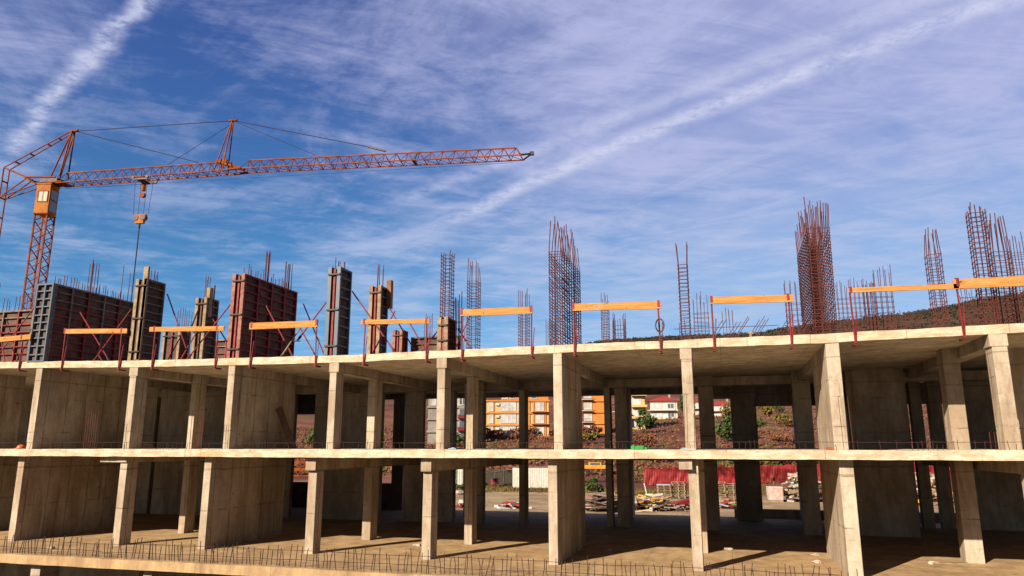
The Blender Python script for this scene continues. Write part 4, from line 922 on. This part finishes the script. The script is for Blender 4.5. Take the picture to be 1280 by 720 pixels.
for k in range(3): MB().box(1.9,4.6,-1.0,-.36,k*2.75+.19,k*2.75+1.0).build('balcony', M['darkred'], gb)

# ------------------------------------------------------------------ sun and sky
SD = Vector((.455, .891, 0)).normalized(); EL = R(27.5)
travel = Vector((SD.x*math.cos(EL), SD.y*math.cos(EL), -math.sin(EL)))
sl = bpy.data.lights.new('sun', 'SUN'); sun = bpy.data.objects.new('sun', sl); COL.objects.link(sun)
sl.energy = 5.0; sl.angle = R(.5); sl.color = (1, .86, .66); sun.rotation_euler = travel.to_track_quat('-Z', 'Y').to_euler()
world = bpy.data.worlds.new('World'); sc.world = world; world.use_nodes = True; t = NT(world.node_tree)
bg = [n for n in t.n if n.type == 'BACKGROUND'][0]
sky = t.add('ShaderNodeTexSky', sky_type='NISHITA'); sky.sun_disc = False; sky.sun_elevation = EL; sky.sun_rotation = math.atan2(-SD.x, -SD.y)
sky.air_density = 1.0; sky.dust_density = 0; sky.ozone_density = 8.0
gen = t.add('ShaderNodeTexCoord').outputs['Generated']; sep = t.add('ShaderNodeSeparateXYZ'); t.put(sep.inputs[0], gen); X, Y, Z = sep.outputs
zc = t.math('MAXIMUM', Z, .03); U = t.math('DIVIDE', X, zc); V = t.math('DIVIDE', Y, zc)
cmb = t.add('ShaderNodeCombineXYZ'); t.put(cmb.inputs[0], U); t.put(cmb.inputs[1], V); uv = cmb.outputs[0]
def dot(a, b): return t.math('ADD', t.math('MULTIPLY', U, a), t.math('MULTIPLY', V, b))
# high thin cloud on a plane far above: streaks drawn out along the wind
wn = t.add('ShaderNodeCombineXYZ'); t.put(wn.inputs[0], dot(-.83*.85, .557*.85)); t.put(wn.inputs[1], dot(.557*1.9, .83*1.9))
n1 = t.noise(wn.outputs[0], 1.3, 10, .66, 1.3); n2 = t.noise(uv, .8, 7, .6, .5)
w2 = t.add('ShaderNodeCombineXYZ'); t.put(w2.inputs[0], dot(.75, .45)); t.put(w2.inputs[1], dot(-1.3, 2.0))
n3 = t.noise(w2.outputs[0], 1.7, 10, .68, 1.2)
azr = t.math('DIVIDE', X, t.math('MAXIMUM', Y, .05))
cover = t.step(azr, -.85, .30)
fine = t.math('ADD', t.math('MULTIPLY', n1, .5), t.math('MULTIPLY', n3, .5))
n4 = t.noise(uv, 2.6, 8, .68, .4)
veil = t.math('MULTIPLY', t.step(t.math('ADD', t.math('ADD', t.math('MULTIPLY', n2, .75), t.math('MULTIPLY', n4, .25)), t.math('MULTIPLY', cover, .28)), .45, .76), t.math('ADD', .12, t.math('MULTIPLY', fine, 1.1)))
cir = t.math('MULTIPLY', t.step(t.math('ADD', t.math('MULTIPLY', fine, .65), t.math('MULTIPLY', n4, .35)), .45, .60), t.math('MULTIPLY', t.step(n2, .30, .60, .35, 1.0), t.math('ADD', .42, t.math('MULTIPLY', cover, .32))))
def trail(nx, ny, off, bend, t0, half, ta, tb, puff):
    s = t.math('SUBTRACT', dot(ny, -nx), t0)           # along the trail
    d = t.math('SUBTRACT', dot(nx, ny), t.math('ADD', off, t.math('MULTIPLY', t.math('MULTIPLY', s, s), bend)))
    d = t.math('ADD', d, t.math('MULTIPLY', t.math('SUBTRACT', t.noise(uv, 5.0, 6, .6), .5), puff))
    m = t.step(t.math('ABSOLUTE', d), 0, half, 1, 0)
    m = t.math('MULTIPLY', m, t.step(t.math('ADD', t.math('MULTIPLY', t.noise(uv, 17, 6, .72), .6), t.math('MULTIPLY', t.noise(uv, 3.2, 4, .6), .4)), .34, .58, .12, 1))
    return t.math('MULTIPLY', m, t.math('MULTIPLY', t.step(s, ta-.25, ta), t.step(s, tb, tb+.3, 1, 0)))
# unit normal (nx, ny); along = (ny, -nx)
A = trail(.5572, .8305, 1.79, .055, -1.35, .09, -1.15, 2.4, .06)
B = trail(.495, .869, 1.735, -.012, -1.42, .075, -.85, 2.5, .05)
Cc = trail(.4936, .87, .447, .03, -2.4, .05, -.42, 2.0, .11)
tr_ = t.math('MAXIMUM', t.math('MULTIPLY', A, .8), t.math('MAXIMUM', t.math('MULTIPLY', B, .45), t.math('MULTIPLY', Cc, .8)))
al = t.math('SUBTRACT', 1.0, t.math('MULTIPLY', t.math('SUBTRACT', 1.0, t.math('MINIMUM', t.math('MAXIMUM', veil, 0), .8)), t.math('MULTIPLY', t.math('SUBTRACT', 1.0, cir), t.math('SUBTRACT', 1.0, tr_))))
al = t.math('MULTIPLY', t.math('MULTIPLY', al, t.step(Z, .0, .10, .3, 1.0)), t.step(Y, -.15, .15, .12, 1.0))  # cloud thinned in the unseen sky behind the camera to lower the fill
tint = t.mix(1.0, sky.outputs[0], t.mix(t.step(Y, -.25, .15), (.72, .56, .46), t.mix(t.step(Z, .22, .55), (.70, 1.0, 1.04), (.80, .80, 1.10))), 'MULTIPLY')  # unseen sun-side sky dimmed and warmed to shape the fill in the bays
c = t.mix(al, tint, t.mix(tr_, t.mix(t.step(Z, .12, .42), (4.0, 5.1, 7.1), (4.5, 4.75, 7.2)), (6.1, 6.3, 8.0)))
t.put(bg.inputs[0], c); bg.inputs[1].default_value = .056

sc.view_settings.view_transform = 'Standard'; sc.view_settings.look = 'None'; sc.view_settings.exposure = 1.0; sc.view_settings.gamma = 1
sc.view_settings.use_curve_mapping = False
sc.cycles.max_bounces = 6; sc.cycles.diffuse_bounces = 2
